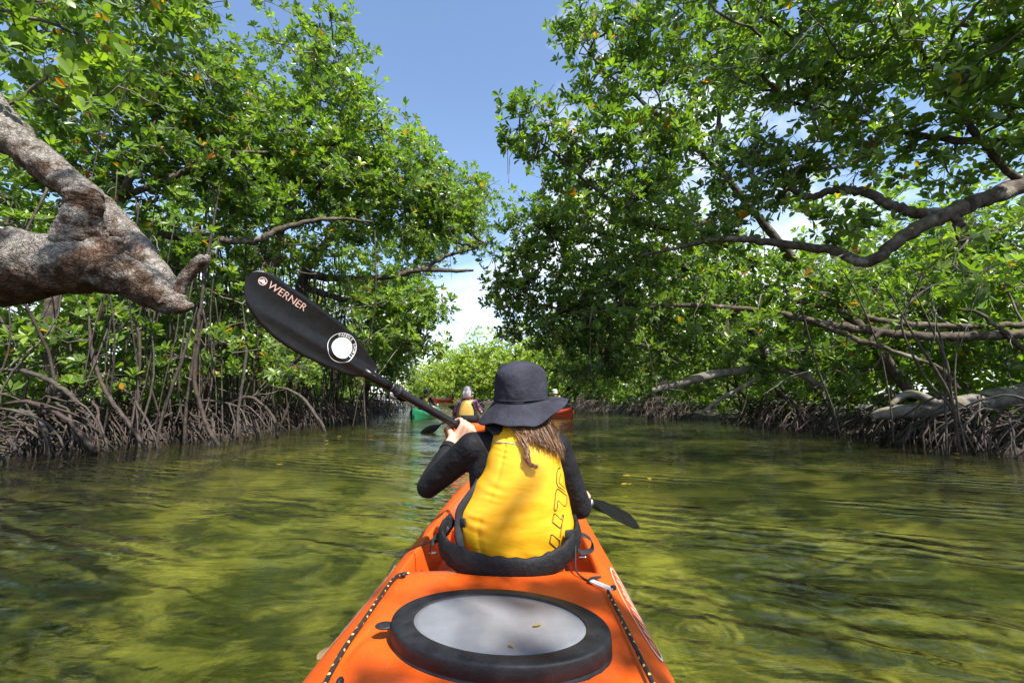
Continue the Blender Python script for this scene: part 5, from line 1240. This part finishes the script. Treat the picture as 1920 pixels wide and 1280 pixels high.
# --- the thicket behind both banks: a mass of foliage nobody could count
def thicket(name, label, side, seed, n, ys, depth, zmax, size, leaf='leaf'):
    rs = np.random.default_rng(seed); y = rs.uniform(ys[0], ys[1], n); off = 1.6 + depth * rs.uniform(0, 1, n)**.8
    x = bank_l(y) - off if side < 0 else bank_r(y) + off
    top = zmax * (.75 + .25 * np.sin(y * .9 + x * .5)); z = .3 + (top - .3) * rs.uniform(0, 1, n)**1.45
    S = np.stack([x, y, z], 1); O = nrm(np.stack([np.full(n, -side * .6), np.full(n, -.4), np.full(n, .5)], 1))
    B, D, N, L, W, T, (sa, sb) = leaf_cloud(S, O, rs, 5, 5, size * 1.15, .55, .7, .15)
    ac = Acc(); leaf_geo(ac, B, D, N, L, W, T)
    o = link(name, ac.mesh(name, [M[leaf]], False)); tag(o, label, 'foliage', kind='stuff')
thicket('thicket', 'dense mangrove thicket filling the land behind the bank with the leaning trunk', -1, 51, 2000, (2, 34), 7, 7.6, .24)
thicket('thicket', 'dense mangrove thicket filling the land behind the bank with the fallen log', 1, 52, 2000, (3, 34), 7, 7.6, .24)
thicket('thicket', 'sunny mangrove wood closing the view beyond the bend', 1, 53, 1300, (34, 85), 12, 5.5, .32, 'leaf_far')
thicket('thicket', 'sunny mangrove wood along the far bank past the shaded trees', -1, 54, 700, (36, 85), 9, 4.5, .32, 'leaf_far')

# --- the fallen logs by the water on the right bank
lg = thing('fallen_log', 'pale fallen mangrove log sloping down into the roots beside the water', 'log', tuple(U(1800, 760, 7.4)))
C = cr(np.array(pts((2050, 700, 7.6, 30), (1930, 735, 7.5, 27), (1840, 752, 7.4, 24), (1740, 768, 7.4, 20), (1660, 775, 7.5, 15), (1635, 780, 7.5, 8))), 8)
part('log', tube(C[:, :3], C[:, 3] * .75, 16, True, rough=.15, freq=10), M['bark_pale'], lg)
part('side_branch', tube(*[q for q in (lambda c: (c[:, :3], c[:, 3]))(cr(np.array(pts((1760, 762, 7.35, 10), (1720, 740, 7.3, 8), (1690, 742, 7.25, 6), (1670, 760, 7.2, 4))), 6))], 9), M['bark_pale'], lg)
lg = thing('fallen_log', 'pale bowed log arching over the prop roots below the mossy boughs', 'log', tuple(U(1350, 720, 9)))
C = cr(np.array(pts((1540, 725, 8.8, 9), (1500, 700, 8.8, 10), (1450, 690, 8.9, 11), (1390, 694, 9, 12), (1320, 706, 9, 12), (1260, 722, 9.1, 10), (1222, 732, 9.1, 6))), 8)
part('log', tube(C[:, :3], C[:, 3] * .7, 14, True, rough=.15, freq=10), M['bark_pale'], lg)
part('side_branch', tube(*[q for q in (lambda c: (c[:, :3], c[:, 3]))(cr(np.array(pts((1440, 692, 8.9, 5), (1400, 720, 8.85, 4), (1350, 748, 8.8, 4), (1320, 770, 8.8, 3))), 6))], 8), M['bark_pale'], lg)
# ------------------------------------------------------------------ leaves fallen on the water and on the hatch
M['dead_leaf'] = leaf_mat('fallen_leaf', ((.40, .26, .04), (.5, .33, .05), (.55, .36, .05)), .5)
M['tan_leaf'] = leaf_mat('dry_leaf', ((.35, .24, .12), (.4, .28, .15), (.42, .3, .16)), .6)
V, f = leaf_shape(1); LM = make_mesh('fallen_leaf', V, [f], [M['dead_leaf']], True, {'tint': np.full(len(V), .5)}); LT = make_mesh('fallen_leaf', V, [f], [M['tan_leaf']], True, {'tint': np.full(len(V), .5)})
def fallen(px, py, z, rz, l, me, label, group=None, tilt=0.):
    o = bpy.data.objects.new('fallen_leaf', me); COL.objects.link(o); p = G(px, py, z); o.location = p; o.rotation_euler = (tilt, 0, rz); o.scale = (l, l, l * .3)
    tag(o, label, 'leaf', group)
fallen(596, 1236, .006, 1.4, .075, LT, 'dry tan leaf floating beside the orange hull')
fallen(1000, 1172, .314, .6, .022, LT, 'small tan leaf lying on the frosted hatch lid')
fallen(964, 1211, .314, 2.2, .016, LT, 'tiny curled leaf scrap near the edge of the frosted hatch lid')
for i, (x, y) in enumerate(((1168, 890), (1218, 898), (1800, 850), (1175, 905), (2, 902), (1305, 805), (610, 826), (640, 818), (470, 810), (1270, 835), (690, 818), (1440, 838), (530, 870)  )):
    fallen(x, y, .005, i * 1.3, .08 if y > 840 else .10, LM, 'yellow mangrove leaf floating on the open water', 'yellow leaves adrift on the channel')
